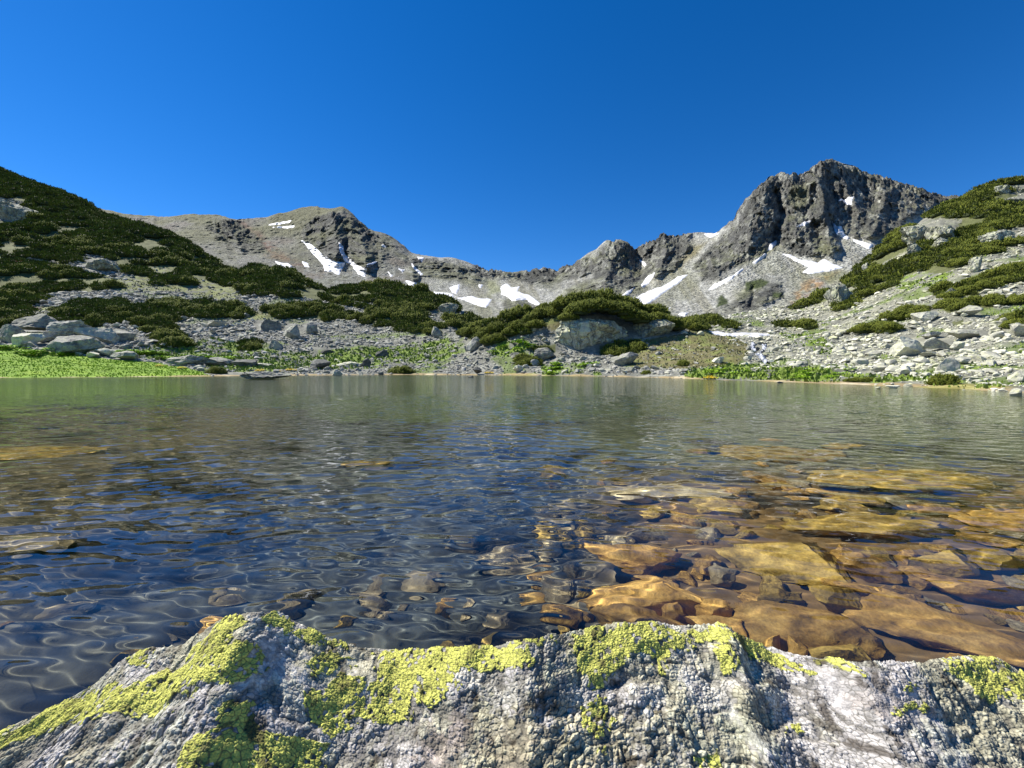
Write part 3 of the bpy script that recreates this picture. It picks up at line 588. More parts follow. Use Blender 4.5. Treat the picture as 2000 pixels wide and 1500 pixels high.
# (px centre, py base, w, h, material, label, options)
HB = [
 (8, 672, 52, 44, M_GREY, 'big rounded grey boulder cut by the left edge, beside the bright grass', {}),
 (60, 650, 96, 38, M_GREY, 'long flat grey-green slab just under the left pines', dict(cuts=20)),
 (102, 668, 110, 44, M_GREY, 'large craggy grey boulder, tallest in the cluster at the left shore', dict(rough=.09)),
 (44, 678, 58, 34, M_PALE, 'pale domed boulder between the edge boulder and the craggy one', {}),
 (124, 692, 108, 42, M_GREY, 'big blocky boulder with dark shaded front above the bright grass', dict(cuts=20)),
 (192, 671, 74, 34, M_PALE, 'wedge-shaped pale boulder with a pointed top right of the boulder cluster', dict(cuts=12, round_=-.12)),
 (121, 691, 30, 14, M_PALE, 'small pale block in front of the big dark-fronted boulder', dict(cuts=20)),
 (205, 697, 52, 16, M_PALE, 'flat pale slab behind the end of the bright grass', {}),
 (243, 704, 66, 18, M_GREY, 'low grey slab, right one of two slabs behind the bright grass', {}),
 (230, 668, 50, 26, M_GREY, 'dim grey boulder right behind the wedge-shaped boulder', {}),
 (362, 716, 92, 22, M_GREY, 'long low furrowed rock on the grassy shore left of centre', dict(rough=.1)),
 (420, 716, 56, 18, M_GREY, 'low rock touching the right end of the furrowed shore rock', {}),
 (478, 717, 62, 18, M_DARK, 'low bluish dark rock above the yellow flowers', {}),
 (507, 718, 40, 12, M_PALE, 'low pale rock right of the bluish dark rock', {}),
 (618, 722, 44, 20, M_DARK, 'dark pointed boulder on the meadow near the water, left of centre', dict(round_=-.1)),
 (638, 693, 30, 12, M_DARK, 'small dark wedge rock out on the bright meadow', {}),
 (571, 663, 40, 30, M_GREY, 'squarish grey boulder at the lower edge of the left rubble', dict(cuts=20)),
 (604, 653, 32, 24, M_GREY, 'grey boulder right beside the squarish one in the rubble', {}),
 (521, 650, 50, 26, M_GREY, 'overhanging grey block with a deep black shadow under it', dict(cuts=20)),
 (417, 640, 40, 20, M_PALE, 'pale block with a shadowed front in the left rubble', dict(cuts=18)),
 (532, 684, 30, 18, M_GREY, 'peaked grey rock above the meadow', dict(round_=-.12)),
 (741, 700, 36, 16, M_DARK, 'squared dark rock on the bright meadow', dict(cuts=20)),
 (713, 718, 20, 18, M_DARK, 'upright dark rock on the meadow, beside the long pale slab', dict(cuts=20)),
 (676, 717, 48, 10, M_PALE, 'long flat pale slab on the meadow near the water', {}),
 (490, 742, 128, 16, M_GREY, 'low pale rocky islet lying in the water near the left shore', dict(rough=.12, cuts=10)),
 (655, 735, 24, 14, M_PALE, 'small whitish rock at the waterline right of the islet', {}),
 (926, 685, 32, 28, M_GREY, 'upright grey boulder at the left foot of the pine knoll', {}),
 (913, 688, 14, 10, M_GREY, 'small rock leaning on the upright boulder at the knoll foot', {}),
 (855, 662, 26, 24, M_GREY, 'tall grey boulder in the rubble left of the pine knoll', {}),
 (934, 733, 24, 15, M_DARK, 'dark pyramid rock at the waterline in the middle of the far shore', dict(cuts=10, round_=-.2)),
 (921, 738, 17, 6, M_DARK, 'tiny dark rock poking out of the water by the pyramid rock', dict(cuts=10, round_=-.15)),
 (1065, 704, 46, 24, M_GREY, 'rounded cracked boulder among rubble below the pine knoll', dict(round_=.1, rough=.08)),
 (1008, 703, 36, 16, M_GREY, 'low grey boulder left of the rounded cracked one', {}),
 (1045, 717, 24, 14, M_GREY, 'grey rock beside the small dark pine below the knoll', {}),
 (1013, 729, 24, 16, M_PALE, 'pitted pale rock near the waterline below the knoll', dict(rough=.12)),
 (1028, 655, 22, 9, M_PALE, 'flat pale block on the left flank of the knoll', dict(cuts=20)),
 (1043, 650, 18, 14, M_PALE, 'small pointed pale rock by the flat block on the knoll flank', {}),
 (1222, 715, 56, 26, M_GREY, 'grey boulder tucked under a small pine bush in front of the cliff', {}),
 (1405, 712, 26, 14, M_PALE, 'pale rock left of the little waterfall', {}),
 (1750, 759, 32, 7, M_PALE, 'flat white rock on the tan shore at right', {}),
 (1716, 761, 12, 5, M_PALE, 'tiny white stone in the water off the right shore', {}),
 (1524, 749, 16, 3.5, M_DARK, 'thin dark rock lying in the water near the stream mouth', {}),
 (1785, 697, 74, 42, M_PALE, 'big tilted pale yellow slab on the right slope', dict(cuts=14, rough=.04)),
 (1843, 686, 46, 27, M_GREY, 'faceted boulder with a pale left face and black right face', dict(cuts=10, round_=-.1)),
 (1826, 664, 30, 14, M_GREY, 'small bluish grey rock on top behind the faceted boulder', {}),
 (1822, 697, 44, 8, M_PALE, 'thin flat stone at the foot of the tilted yellow slab', {}),
 (1858, 729, 42, 30, M_PALE, 'rounded pale boulder just above the pine bush on the right shore', dict(round_=.16, cuts=10, rough=.03)),
 (1896, 662, 72, 20, M_PALE, 'long low pale slab uphill of the faceted boulder', dict(cuts=14)),
 (1900, 620, 54, 24, M_PALE, 'wedge boulder with sunny top and dark right end, high on the scree', dict(cuts=12)),
 (1815, 630, 46, 26, M_PALE, 'pale rounded block left of the high wedge boulder', dict(round_=.08)),
 (1876, 687, 26, 18, M_PALE, 'white square block right of the faceted boulder', dict(cuts=20)),
 (1997, 660, 34, 38, M_PALE, 'pale yellow boulder cut by the right edge, halfway up the scree', {}),
 (1996, 748, 34, 26, M_PALE, 'pale boulder at the right edge just above the shore', {}),
 (1992, 775, 24, 16, M_PALE, 'whitish rock at the waterline in the right corner of the pond', {}),
 (1650, 655, 44, 12, M_PALE, 'flat pale yellow slab right of the long snow strip', dict(cuts=18)),
 (1885, 712, 26, 14, M_PALE, 'wedge rock right beside the rounded pale boulder', {}),
 (1463, 685, 11, 8, M_GREY, 'small rock left of the left top strand of the cascade', {}),
 (1481, 685, 10, 8, M_DARK, 'small dark wet rock between the two top strands of the cascade', {}),
 (1501, 690, 12, 9, M_PALE, 'small pale rock right of the top strands of the cascade', {}),
 (1471, 697, 13, 8, M_GREY, 'small grey rock left of the middle of the cascade', {}),
 (1497, 699, 10, 6, M_DARK, 'small dark wet rock right of the lower cascade chute', {}),
 (1484, 709, 12, 7, M_GREY, 'small grey rock left of the foot of the cascade', {}),
 (1508, 709, 14, 8, M_PALE, 'small pale rock right of the foot of the cascade', {}),
]
seed = 100
hero_px = []
for px, pyb, w, h, m, lab, opt in HB:
    seed += 1
    inwater = pyb - 718 > 755 / np.interp(px, Uv, shore) - .5 and pyb > 733
    if inwater: d = 755.0 / (pyb - 1.0 - HY); x, z = (px - CX) / FPX * d, 0
    else: x, d, z = A.hit(px, pyb - 1)
    W = w / FPX * d; H = h / FPX * d
    zc = z + H * .5 - H * .12
    opt = dict(opt); dep = W * .75 if w < 2.5 * h else W * .55
    add_rock('boulder', (x, d + dep * .3, zc), (W, dep, H * 1.24), rng.uniform(-.15, .15), m,
             dict(label=lab, cat='boulder', group='boulders around the far shore'), seed, **opt)
    hero_px.append((px, pyb - h / 2, w / 2, h / 2))
# the two cliffs carrying the pine knoll
CLIFFS = [(1166, 689, 156, 84, 'tall cracked pale cliff rock under the pines of the central knoll', 1, dict(crack=1.0, rough=.09, cuts=20)),
          (1284, 668, 82, 48, 'shadowed rounded cliff rock under the pines, right of the cracked cliff', 2, dict(crack=.6, rough=.08, cuts=14, round_=.08))]
for px, pyb, w, h, lab, sd_, opt in CLIFFS:
    x, d, z = A.hit(px, pyb - 2); W = w / FPX * d; H = h / FPX * d
    add_rock('cliff_rock', (x, d + 2.3, z + H * .42), (W * 1.06, 6.5, H * 1.25), -.15, M_CLIFF, dict(label=lab, cat='cliff rock', group='cliffs of the knoll'), 900 + sd_, sub=5, sharp=40, **opt)
    hero_px.append((px, pyb - h / 2, w / 2, h / 2))
OUT = [(1803, 475, 52, 58, 'largest pale cliff outcrop in the upper right pine slope'), (1851, 468, 50, 42, 'pale outcrop joined to the right of the largest one in the pine slope'),
       (1790, 500, 24, 28, 'small pale crag just below the largest outcrop'), (1843, 484, 26, 20, 'little pale crag below the second outcrop'),
       (1646, 592, 50, 38, 'pale crag in the lower tip of the right pine slope'), (1909, 533, 24, 30, 'upright pale rock at the lower edge of the dense pines'),
       (1962, 478, 66, 30, 'wide pale rock band near the right edge in the pines'), (1965, 380, 30, 16, 'small pale rocks close under the right skyline'),
       (1996, 378, 30, 18, 'pale crag at the right edge close under the skyline'), (1695, 532, 14, 22, 'dark grey crag on the steep left edge of the right pine slope'),
       (1860, 583, 22, 18, 'pale block inside the lower pine strip of the right slope'), (1978, 402, 54, 14, 'slanting rock ledge near the right edge under the top pines'),
       (18, 432, 66, 36, 'grey crag among the pines high on the left hill'), (190, 530, 60, 26, 'shaded blue-grey rock wall low on the left hill'), (-30, 410, 60, 30, 'grey rock band beyond the left edge of the hill'),
       (700, 597, 44, 8, 'thin pale rock ledge in the pines of the left middle mound'), (745, 562, 40, 8, 'row of pale rocks on the crest of the left middle mound'), (870, 612, 44, 26, 'brownish shaded rock face on the right end of the left middle mound')]
for i, (px, pyb, w, h, lab) in enumerate(OUT):
    x, d, z = A.hit(px, pyb - 1); W = w / FPX * d; H = h / FPX * d
    add_rock('rock_outcrop', (x, d + W * .22, z + H * .34), (W * 1.15, W * .8, H * 1.4), rng.uniform(-.3, .3), M_CLIFF if i != 9 else M_GREY,
             dict(label=lab, cat='rock outcrop', group='rock outcrops among the hillside pines'), 1000 + i, sub=5, cuts=22, rough=.09, crack=.3)
    hero_px.append((px, pyb - h / 2, w / 2, h / 2))
def inhero(u, p, pad=1.0):
    m = np.zeros(len(u), bool)
    for hx, hy, a, b in hero_px: m |= ((u - hx) / (a * pad)) ** 2 + ((p - hy) / (b * pad)) ** 2 < 1
    return m

# landmarks used to say where a small thing stands
LMK = [(8, 650, 'edge boulder at far left'), (60, 635, 'long grey-green slab at far left'), (102, 645, 'tall craggy boulder at left'), (124, 672, 'dark-fronted blocky boulder'), (192, 655, 'wedge-shaped pale boulder'), (225, 695, 'two slabs behind the bright grass'),
 (362, 705, 'long furrowed shore rock'), (478, 708, 'bluish dark shore rock'), (618, 711, 'dark pointed meadow boulder'), (571, 648, 'squarish boulder in the left rubble'), (521, 636, 'overhanging grey block'), (417, 630, 'pale block in left rubble'), (532, 675, 'peaked grey rock'), (490, 735, 'pale rocky islet'),
 (741, 692, 'squared dark meadow rock'), (676, 712, 'long pale meadow slab'), (926, 670, 'upright boulder at the knoll foot'), (855, 650, 'tall grey rubble boulder'), (934, 726, 'dark pyramid rock'), (1065, 692, 'rounded cracked boulder'), (1013, 722, 'pitted pale shore rock'), (1028, 650, 'flat block on the knoll flank'),
 (1168, 648, 'tall cracked cliff rock'), (1284, 645, 'shadowed right cliff rock'), (1222, 702, 'boulder tucked under a pine'), (1445, 652, 'long snow strip'), (1485, 690, 'little waterfall'), (1785, 676, 'tilted yellow slab'), (1843, 672, 'black-faced boulder'), (1858, 714, 'rounded pale shore boulder'), (1896, 652, 'long low pale slab'),
 (1900, 608, 'high wedge boulder'), (1815, 617, 'pale block beside the high wedge'), (1997, 640, 'boulder at the right edge'), (1650, 650, 'flat slab by the snow strip'), (1803, 445, 'largest outcrop in the right pines'), (1790, 488, 'small crag below the largest outcrop'), (1646, 573, 'crag in the lower tip of the right pines'), (1909, 518, 'upright rock below the dense right pines'),
 (1962, 463, 'wide rock band at right'), (1965, 370, 'small rocks under the right skyline'), (1695, 520, 'dark crag at the steep pine edge'), (1860, 572, 'pale block in the lower right pine strip'), (18, 415, 'grey crag high on the left hill'), (190, 518, 'blue-grey rock wall on the left hill'), (340, 560, 'dry grass clearing on the left slope'), (64, 606, 'lower alpenrose patch'),
 (46, 518, 'upper alpenrose patch'), (330, 470, 'skyline end of the left hill'), (745, 560, 'pale rocks cresting the left mound'), (870, 600, 'brownish face of the left mound'), (715, 594, 'thin ledge in the left mound'), (330, 665, 'lone pine left of centre'), (1709, 640, 'solitary pine cushion on the scree'), (1388, 733, 'yellow flowers on the right shore'), (1030, 710, 'small dark pine below the knoll'),
 (1338, 712, 'small pine on the brown bank'), (1060, 600, 'left shoulder of the knoll'), (1330, 625, 'right shoulder of the knoll'), (960, 640, 'left pine tail of the knoll'), (620, 570, 'low saddle left of the mound'), (480, 550, 'foot of the left hill'), (130, 400, 'left hill skyline'), (1500, 738, 'stream mouth'), (1600, 734, 'green strip right of the stream'), (1430, 730, 'green strip left of the stream'), (1120, 724, 'leafy shore below the knoll'), (990, 680, 'leafy patch left of the cliff'), (60, 700, 'left end of the bright lawn'), (260, 712, 'right end of the bright lawn'),
 (400, 660, 'rubble bank left of centre'), (800, 690, 'middle of the long meadow'), (700, 630, 'foot of the left mound'), (1550, 690, 'stones right of the cascade'), (1700, 710, 'stone field by the right shore'), (1760, 560, 'light green strip under the right pines'), (1950, 700, 'stones near the right edge'), (1760, 640, 'middle of the right scree'), (1165, 580, 'top of the knoll'), (1250, 600, 'right half of the knoll top')]
LX = np.array([q[0] for q in LMK]); LY = np.array([q[1] for q in LMK])
def where(px, py):
    k = int(np.argmin(np.hypot(LX - px, (LY - py) * 1.6))); dx, dy = px - LX[k], (py - LY[k]) * 1.3; r = math.hypot(dx, dy)
    a = math.degrees(math.atan2(-dy, dx)) % 360; dr = ('right of', 'above right of', 'above', 'above left of', 'left of', 'below left of', 'below', 'below right of')[int((a + 22.5) // 45) % 8]
    q = 'close by' if r < 10 else (('just ' if r < 30 else ('slightly ' if r < 50 else ('well ' if r < 80 else 'far '))) + dr)
    return q + ' the ' + LMK[k][2], LMK[k][2]
# rubble: positions over the open slopes, sizes by a power law
PRO = [rockverts(1, s_, 4, 0) for s_ in range(20)]; PRO2 = [rockverts(2, 50 + s_, 7, .05) for s_ in range(20)]; PRO3 = [rockverts(3, 80 + s_, 9, .05) for s_ in range(12)]
def landpts(n, d0, d1, u0=-120, u1=2120, bias=1.0):
    d = (rng.random(n) * (d1 ** (1 + bias) - d0 ** (1 + bias)) + d0 ** (1 + bias)) ** (1 / (1 + bias))
    u = rng.uniform(u0, u1, n); return u, d
N = 300000
u, d = landpts(N, 15, 215, bias=-.1)
sh = np.interp(u, Uv, shore); x = (u - CX) / FPX * d; z = A.at(u, d); p = HY - (z - CH) / d * FPX
wv = fbm(x / 3, d / 3, 0, 4, 77); uw, pw = u + wv * 9, p + wv * 5
b2 = np.interp(u, [-120, 300, 450, 700, 1200, 1600, 1700, 2120], [.9, 1.0, 2.0, .9, 1.6, 1.6, 2.2, 2.2]) + .6
ok = (d > sh - .2) & ((d > sh + b2) | (rng.random(N) < .14)) & A.vis(u, d, .3) & (d < np.interp(u, Uv, A.cd))
ok &= ~anyin(u, p, [[(1466, 670), (1497, 672), (1500, 714), (1488, 712), (1478, 692), (1468, 688)]])
ok &= ~anyin(uw, pw, LUSH) & ~inhero(u, p, 1.02)
clump = fbm(x / 5, d / 5, 0, 4, 21) + .4 * fbm(x / 1.3, d / 1.3, 0, 3, 22)
dens = np.clip(1.1 - 1.25 * sstep(.10, .45, clump), .2, 1)
dens *= np.where(anyin(uw, pw, PINE) & ~anyin(uw, pw, HOLES), .0, 1); dens *= np.where(anyin(uw, pw, DRYG), .10, 1)
dens *= np.where(anyin(uw, pw, MEADOW), .30, 1); dens *= np.where(anyin(uw, pw, KNOLLG), .16, 1); dens *= np.where(anyin(u, p, SNOWNEAR), 0, 1)
dens *= np.where((u > 1340) & (u < 1700) & (p > 722), .12, 1)
ok &= rng.random(N) < dens
u, d, x, z, p = (q[ok] for q in (u, d, x, z, p))
zonef = np.interp(u, [0, 500, 850, 1400, 1700, 2000], [.42, .36, .30, .26, .26, .24])
size = zonef * (.55 + rng.pareto(2.4, len(u)) * .55); size = np.clip(size, .14, 2.0) * (.6 + d / 150); 
size = np.minimum(size, 1.0 + (u < 500) * .5)
pxs = size / d * FPX; keep = pxs > 2.2
u, d, x, z, p, size, pxs = (q[keep] for q in (u, d, x, z, p, size, pxs))
# the most crowded spots lose the small stones that sit under large ones: keep a cap
if len(u) > 42000:
    s_ = rng.permutation(len(u))[:42000]; u, d, x, z, p, size, pxs = (q[s_] for q in (u, d, x, z, p, size, pxs))
order = np.argsort(-pxs); inview = (u[order] > 0) & (u[order] < 2000) & A.vis(u[order], d[order], .1)
big = order[inview][:240]; isbig = np.zeros(len(u), bool); isbig[big] = True
def zname(u, p):
    if u < 330: return ('angular grey rock in the rubble under the pines at far left', 'rubble under the far left pines') if p < 650 else ('grey rock among the boulders behind the bright grass', 'rocks behind the bright grass')
    if u < 620: return ('grey rubble block in the bank below the low pine belt, left of centre', 'rubble blocks left of centre') if p < 672 else ('grey stone on the green shore meadow, left of centre', 'meadow stones left of centre')
    if u < 900: return ('grey rubble block in the rock pile below the left middle mound', 'rock pile below the mound') if p < 672 else ('pale stone on the meadow before the rock pile', 'meadow stones before the rock pile')
    if u < 1250: return ('grey rock strewn on the bank below the central pine knoll', 'rocks below the central knoll')
    if u < 1480: return ('pale rock on the brown bank between the knoll and the waterfall', 'rocks left of the waterfall') if p > 655 else ('grey rock on the far bank behind the snow strip', 'rocks behind the snow strip')
    if u < 1740: return ('pale slab in the stone field right of the waterfall', 'stone field right of the waterfall') if p > 650 else ('pale grey rock in the scree foot below the right pine slope', 'scree foot below the right pines')
    return ('pale sunlit slab on the scree near the right shore', 'slabs near the right shore') if p > 650 else ('pale sunlit slab high on the right scree slope', 'slabs high on the right scree')
pm = {}
for k, (v, f) in enumerate(PRO3):
    for mn, m in (('g', M_GREY), ('p', M_PALE)):
        me = bpy.data.meshes.new('rock'); me.from_pydata((v * .5).tolist(), [], f.tolist()); me.materials.append(m)
        me.polygons.foreach_set('use_smooth', [True] * len(f)); me.set_sharp_from_angle(angle=R(30)); pm[(k, mn)] = me
for i in big:
    wh, lm = where(u[i], p[i]); pal = 'pale' if u[i] > 1380 else 'grey'; lab = ('large ' if pxs[i] > 24 else ('' if pxs[i] > 17 else 'small ')) + pal + ' rock ' + wh; grp = 'rocks around the ' + lm; o = bpy.data.objects.new('rock', pm[(int(rng.integers(len(PRO3))), 'p' if (u[i] > 1380 or rng.random() < .25) else 'g')])
    COL.objects.link(o); a, b_, c_ = size[i] * rng.uniform(.9, 1.4), size[i] * rng.uniform(.7, 1), size[i] * rng.uniform(.4, .75)
    o.scale = (a, b_, c_); o.rotation_euler = (rng.normal() * .2, rng.normal() * .2, rng.uniform(0, 6.28)); o.location = (x[i], d[i], z[i] + c_ * .28)
    tag(o, lab, 'rock', grp)
def rubble(sel, protos, name, mat, colf, flat=(.35, .7)):
    Vs, Fs, Cs, off = [], [], [], 0; idx = np.nonzero(sel)[0]; k = rng.integers(len(protos), size=len(idx))
    for q in range(len(protos)):
        ii = idx[k == q]
        if not len(ii): continue
        v, f = protos[q]; n = len(ii); s = size[ii][:, None] * np.stack([rng.uniform(.85, 1.5, n), rng.uniform(.7, 1.05, n), rng.uniform(*flat, n)], 1) * .5
        P = v[None] * s[:, None, :]; th = rng.uniform(0, 6.28, n); ta = rng.normal(0, .25, n); tb = rng.normal(0, .25, n)
        P = np.stack([P[..., 0], P[..., 1] * np.cos(ta)[:, None] - P[..., 2] * np.sin(ta)[:, None], P[..., 1] * np.sin(ta)[:, None] + P[..., 2] * np.cos(ta)[:, None]], -1)
        P = np.stack([P[..., 0] * np.cos(tb)[:, None] + P[..., 2] * np.sin(tb)[:, None], P[..., 1], -P[..., 0] * np.sin(tb)[:, None] + P[..., 2] * np.cos(tb)[:, None]], -1)
        P = np.stack([P[..., 0] * np.cos(th)[:, None] - P[..., 1] * np.sin(th)[:, None], P[..., 0] * np.sin(th)[:, None] + P[..., 1] * np.cos(th)[:, None], P[..., 2]], -1)
        P += np.stack([x[ii], d[ii], z[ii] + s[:, 2] * .45], 1)[:, None, :]
        Vs.append(P.reshape(-1, 3)); Fs.append((f[None] + (np.arange(n) * len(v))[:, None, None] + off).reshape(-1, 3)); off += n * len(v)
        Cs.append(np.repeat(colf(ii), len(v), 0))
    o = npmesh(name, np.concatenate(Vs), np.concatenate(Fs), mat, np.concatenate(Cs), smooth=False, props=dict(kind='stuff', label='angular grey and pale rubble stones covering the slopes around the pond', cat='rubble')); return o
def stonecol(ii):
    n = len(ii); t = sstep(1250, 1600, u[ii])[:, None]; b = rng.uniform(.6, 1.25, n)[:, None]
    y = (rng.random(n)[:, None] ** 2) * (.4 + .6 * t)
    c = np.array((.36, .35, .31)) * (1 - t) + np.array((.52, .505, .42)) * t
    return c * b * (1 - y * np.array((0.02, -.02, .28)))
small = ~isbig
rubble(small & (pxs > 6), PRO2, 'scree_stones', M_SCREE, stonecol)
rubble(small & (pxs <= 6), PRO, 'scree_gravel', M_SCREE, stonecol)

# ------------------------------------------------------------------ dwarf pines
def shrub_geo(seed, n, ln, wd, squash=.62, stub=3):
    r = np.random.default_rng(seed); th = r.uniform(0, 6.283, n); cz = r.random(n) ** .8; sr = np.sqrt(1 - cz * cz * .96)
    lump = 1 + .22 * vnoise(np.cos(th) * 1.9 + seed, np.sin(th) * 1.9, cz * 2, 5) + .24 * vnoise(np.cos(th) * 4 + seed, np.sin(th) * 4, cz * 4, 6)
    rad = lump * r.uniform(.72, 1.02, n)
    P = np.stack([np.cos(th) * sr * rad, np.sin(th) * sr * rad, cz * rad * squash], 1)
    D = np.stack([np.cos(th) * sr * .7, np.sin(th) * sr * .7, .55 + .6 * cz], 1) + r.normal(0, .28, (n, 3)); D /= np.linalg.norm(D, axis=1, keepdims=True)
    T = np.cross(D, r.normal(size=(n, 3))); T /= np.linalg.norm(T, axis=1, keepdims=True); Bt = np.cross(D, T)
    L_ = ln * r.uniform(.6, 1.3, n)[:, None]; W_ = wd * r.uniform(.7, 1.3, n)[:, None]
    ring = [P + (np.cos(a) * T + np.sin(a) * Bt) * W_ * .55 for a in (0, 2.094, 4.189)] if stub == 3 else [P - T * W_, P + T * W_]
    mid = [P + D * L_ * .55 + (np.cos(a) * T + np.sin(a) * Bt) * W_ for a in (.5, 2.6, 4.7)] if stub == 3 else []
    pts = ring + mid + [P + D * L_]; V_ = np.stack(pts, 1)
    if stub == 3: f = [(0, 1, 4), (0, 4, 3), (1, 2, 5), (1, 5, 4), (2, 0, 3), (2, 3, 5), (3, 4, 6), (4, 5, 6), (5, 3, 6)]
    else: f = [(0, 1, 2)]
    m = V_.shape[1]; F_ = (np.array(f)[None] + (np.arange(n) * m)[:, None, None]).reshape(-1, 3)
    tint = r.random(n) ** 1.5; c = np.array((.050, .070, .009))[None] * (1 - tint[:, None]) + np.array((.18, .20, .022))[None] * tint[:, None]
    c = np.repeat(c, m, 0)
    # dark core dome added to stop see-through between the shoots
    cv, cf = ICO[3]; cv = cv.copy(); cl = 1 + .22 * vnoise(cv[:, 0] * 1.9 + seed, cv[:, 1] * 1.9, cv[:, 2] * 2, 5)
    cv = cv * cl[:, None] * .80; cv[:, 2] = np.maximum(cv[:, 2], -.25) * squash
    F_ = np.concatenate([F_, cf + n * m]); V2 = np.concatenate([V_.reshape(-1, 3), cv]); c = np.concatenate([c, np.tile((.035, .046, .014), (len(cv), 1))])
    return V2, F_, c
def shrub_mesh(*a, **k):
    V_, F_, c = shrub_geo(*a, **k); o = npmesh('dwarf_pine', V_, F_, M_LEAF, c); me = o.data; bpy.data.objects.remove(o); return me
SH_HI = [shrub_mesh(s_, 2600, .20, .032) for s_ in range(4)]
SH_MID = [shrub_mesh(20 + s_, 1100, .17, .042) for s_ in range(4)]
def branchmesh(seed):
    r = np.random.default_rng(seed); V_, F_ = [], []
    for i in range(9):
        th = i * .7 + r.uniform(-.2, .2); L_ = r.uniform(.6, .85); k0 = len(V_)
        for j in range(6):
            t = j / 5; rad = .035 * (1 - .75 * t); c = np.array((math.cos(th) * L_ * t, math.sin(th) * L_ * t, .03 + .42 * t ** 1.8))
            for q in range(5): V_.append(c + np.array((-math.sin(th) * math.cos(q * 1.257), math.cos(th) * math.cos(q * 1.257), math.sin(q * 1.257))) * rad)
            if j: 
                for q in range(5): a_ = k0 + (j - 1) * 5; F_.append((a_ + q, a_ + (q + 1) % 5, a_ + 5 + (q + 1) % 5, a_ + 5 + q))
    o = npmesh('branches', V_, F_, M_BARK); me = o.data; bpy.data.objects.remove(o); return me
M_BARK = rockmat('pine_bark', (.07, .05, .035), (.13, .10, .07), (.2, .16, .12), scale=6, bd=.01)
BR = [branchmesh(s_) for s_ in range(3)]
def cut16(t): w = t.split(); return ' '.join(w if len(w) <= 16 else [q for q in w if q not in ('big', 'small', 'the')][:16])
def limbs(o): b = bpy.data.objects.new('branches', BR[int(rng.integers(3))]); COL.objects.link(b); b.parent = o
pts = []
for (a, b_, cell) in ((20, 60, 1.15), (60, 90, 1.5), (90, 130, 2.0), (130, 235, 2.7)):
    gx = np.arange(-290, 190, cell); gy = np.arange(a, b_, cell); X_, Y_ = np.meshgrid(gx, gy); X_ = (X_ + rng.uniform(-.5, .5, X_.shape) * cell).ravel(); Y_ = (Y_ + rng.uniform(-.5, .5, Y_.shape) * cell).ravel()
    U_ = CX + X_ / Y_ * FPX; m = (U_ > -150) & (U_ < 2150); X_, Y_, U_ = X_[m], Y_[m], U_[m]; Z_ = A.at(U_, Y_); P_ = HY - (Z_ - CH) / Y_ * FPX
    w_ = fbm(X_ / 3, Y_ / 3, 0, 4, 77); m = anyin(U_ + w_ * 7, P_ + w_ * 4, PINE) & ~anyin(U_ + w_ * 5, P_ + w_ * 3, HOLES) & (Z_ > .1) & A.vis(U_, Y_, 1.4) & (Y_ < np.interp(U_, Uv, A.cd) + 3)
    m &= (fbm(X_ / 7, Y_ / 7, 0, 3, 45) > -.16) | (P_ > 585)
    r_ = cell * np.random.default_rng(5).uniform(.62, 1.0, len(X_)) * (.85 + .3 * rng.random(len(X_)))
    pts.append(np.stack([X_, Y_, Z_, U_, P_, r_], 1)[m])
S = np.concatenate(pts)
S = S[~((S[:, 3] > 1100) & (S[:, 3] < 1330) & (S[:, 4] > 604) & (S[:, 4] < 666))]
def zshrub(u, p, d):
    if d > 125 and u < 520: return 'dark green dwarf pine in the dense cover of the steep left hill', 'dwarf pines of the steep left hill'
    if u < 500: return 'dark green dwarf pine in the belts at the foot of the left hill', 'dwarf pines at the foot of the left hill'
    if u < 895: return 'dark green dwarf pine on the rounded mounds left of the central knoll', 'dwarf pines on the left mounds'
    if u < 1375 and p > 665: return 'low dwarf pine growing among rocks in front of the central knoll', 'low pines before the knoll'
    if u < 1375: return 'bushy dwarf pine crowning the central rocky knoll', 'dwarf pines on the central knoll'
    if u < 1560 or p > 595: return 'low dwarf pine in the patches on the open right scree', 'low pines on the right scree'
    return 'dwarf pine in the thick cover of the steep right slope', 'dwarf pines of the steep right slope'
extra = [(1857, 752, 50, 22, 'round green dwarf pine bush at the right shore, below the rounded pale boulder'), (1338, 716, 26, 12, 'small dark pine bush on the brown grassy bank'),
         (1265, 732, 22, 8, 'tiny low bush at the shore in front of the brown bank'), (780, 731, 50, 15, 'low olive-green bush at the waterline left of centre'), (415, 731, 34, 14, 'dark bush with pale leaves at the waterline behind the islet'),
         (1700, 747, 60, 10, 'low dark green bush strip on the right shore'), (330, 676, 62, 18, 'dark low pine alone among rocks, left of centre'), (488, 684, 34, 16, 'small dark pine just above the meadow, left of centre'),
         (1030, 716, 46, 14, 'small dark pine by a grey rock below the knoll'), (1212, 694, 60, 20, 'pine bush sitting on the grey boulder before the cliff'), (1709, 648, 58, 16, 'solitary dark pine cushion in the middle of the right scree')]
for px, pyb, w, h, lab in extra:
    xx, dd, zz = A.hit(px, pyb - 1); W = w / FPX * dd; H = h / FPX * dd
    o = bpy.data.objects.new('dwarf_pine', SH_HI[int(rng.integers(4))]); COL.objects.link(o); o.location = (xx, dd + W * .3, zz - .05)
    o.scale = (W / 2 * .95, W / 2 * .8, H / .78); o.rotation_euler = (0, 0, rng.uniform(-.5, .5)); tag(o, lab, 'dwarf pine', 'single bushes near the shore'); limbs(o)
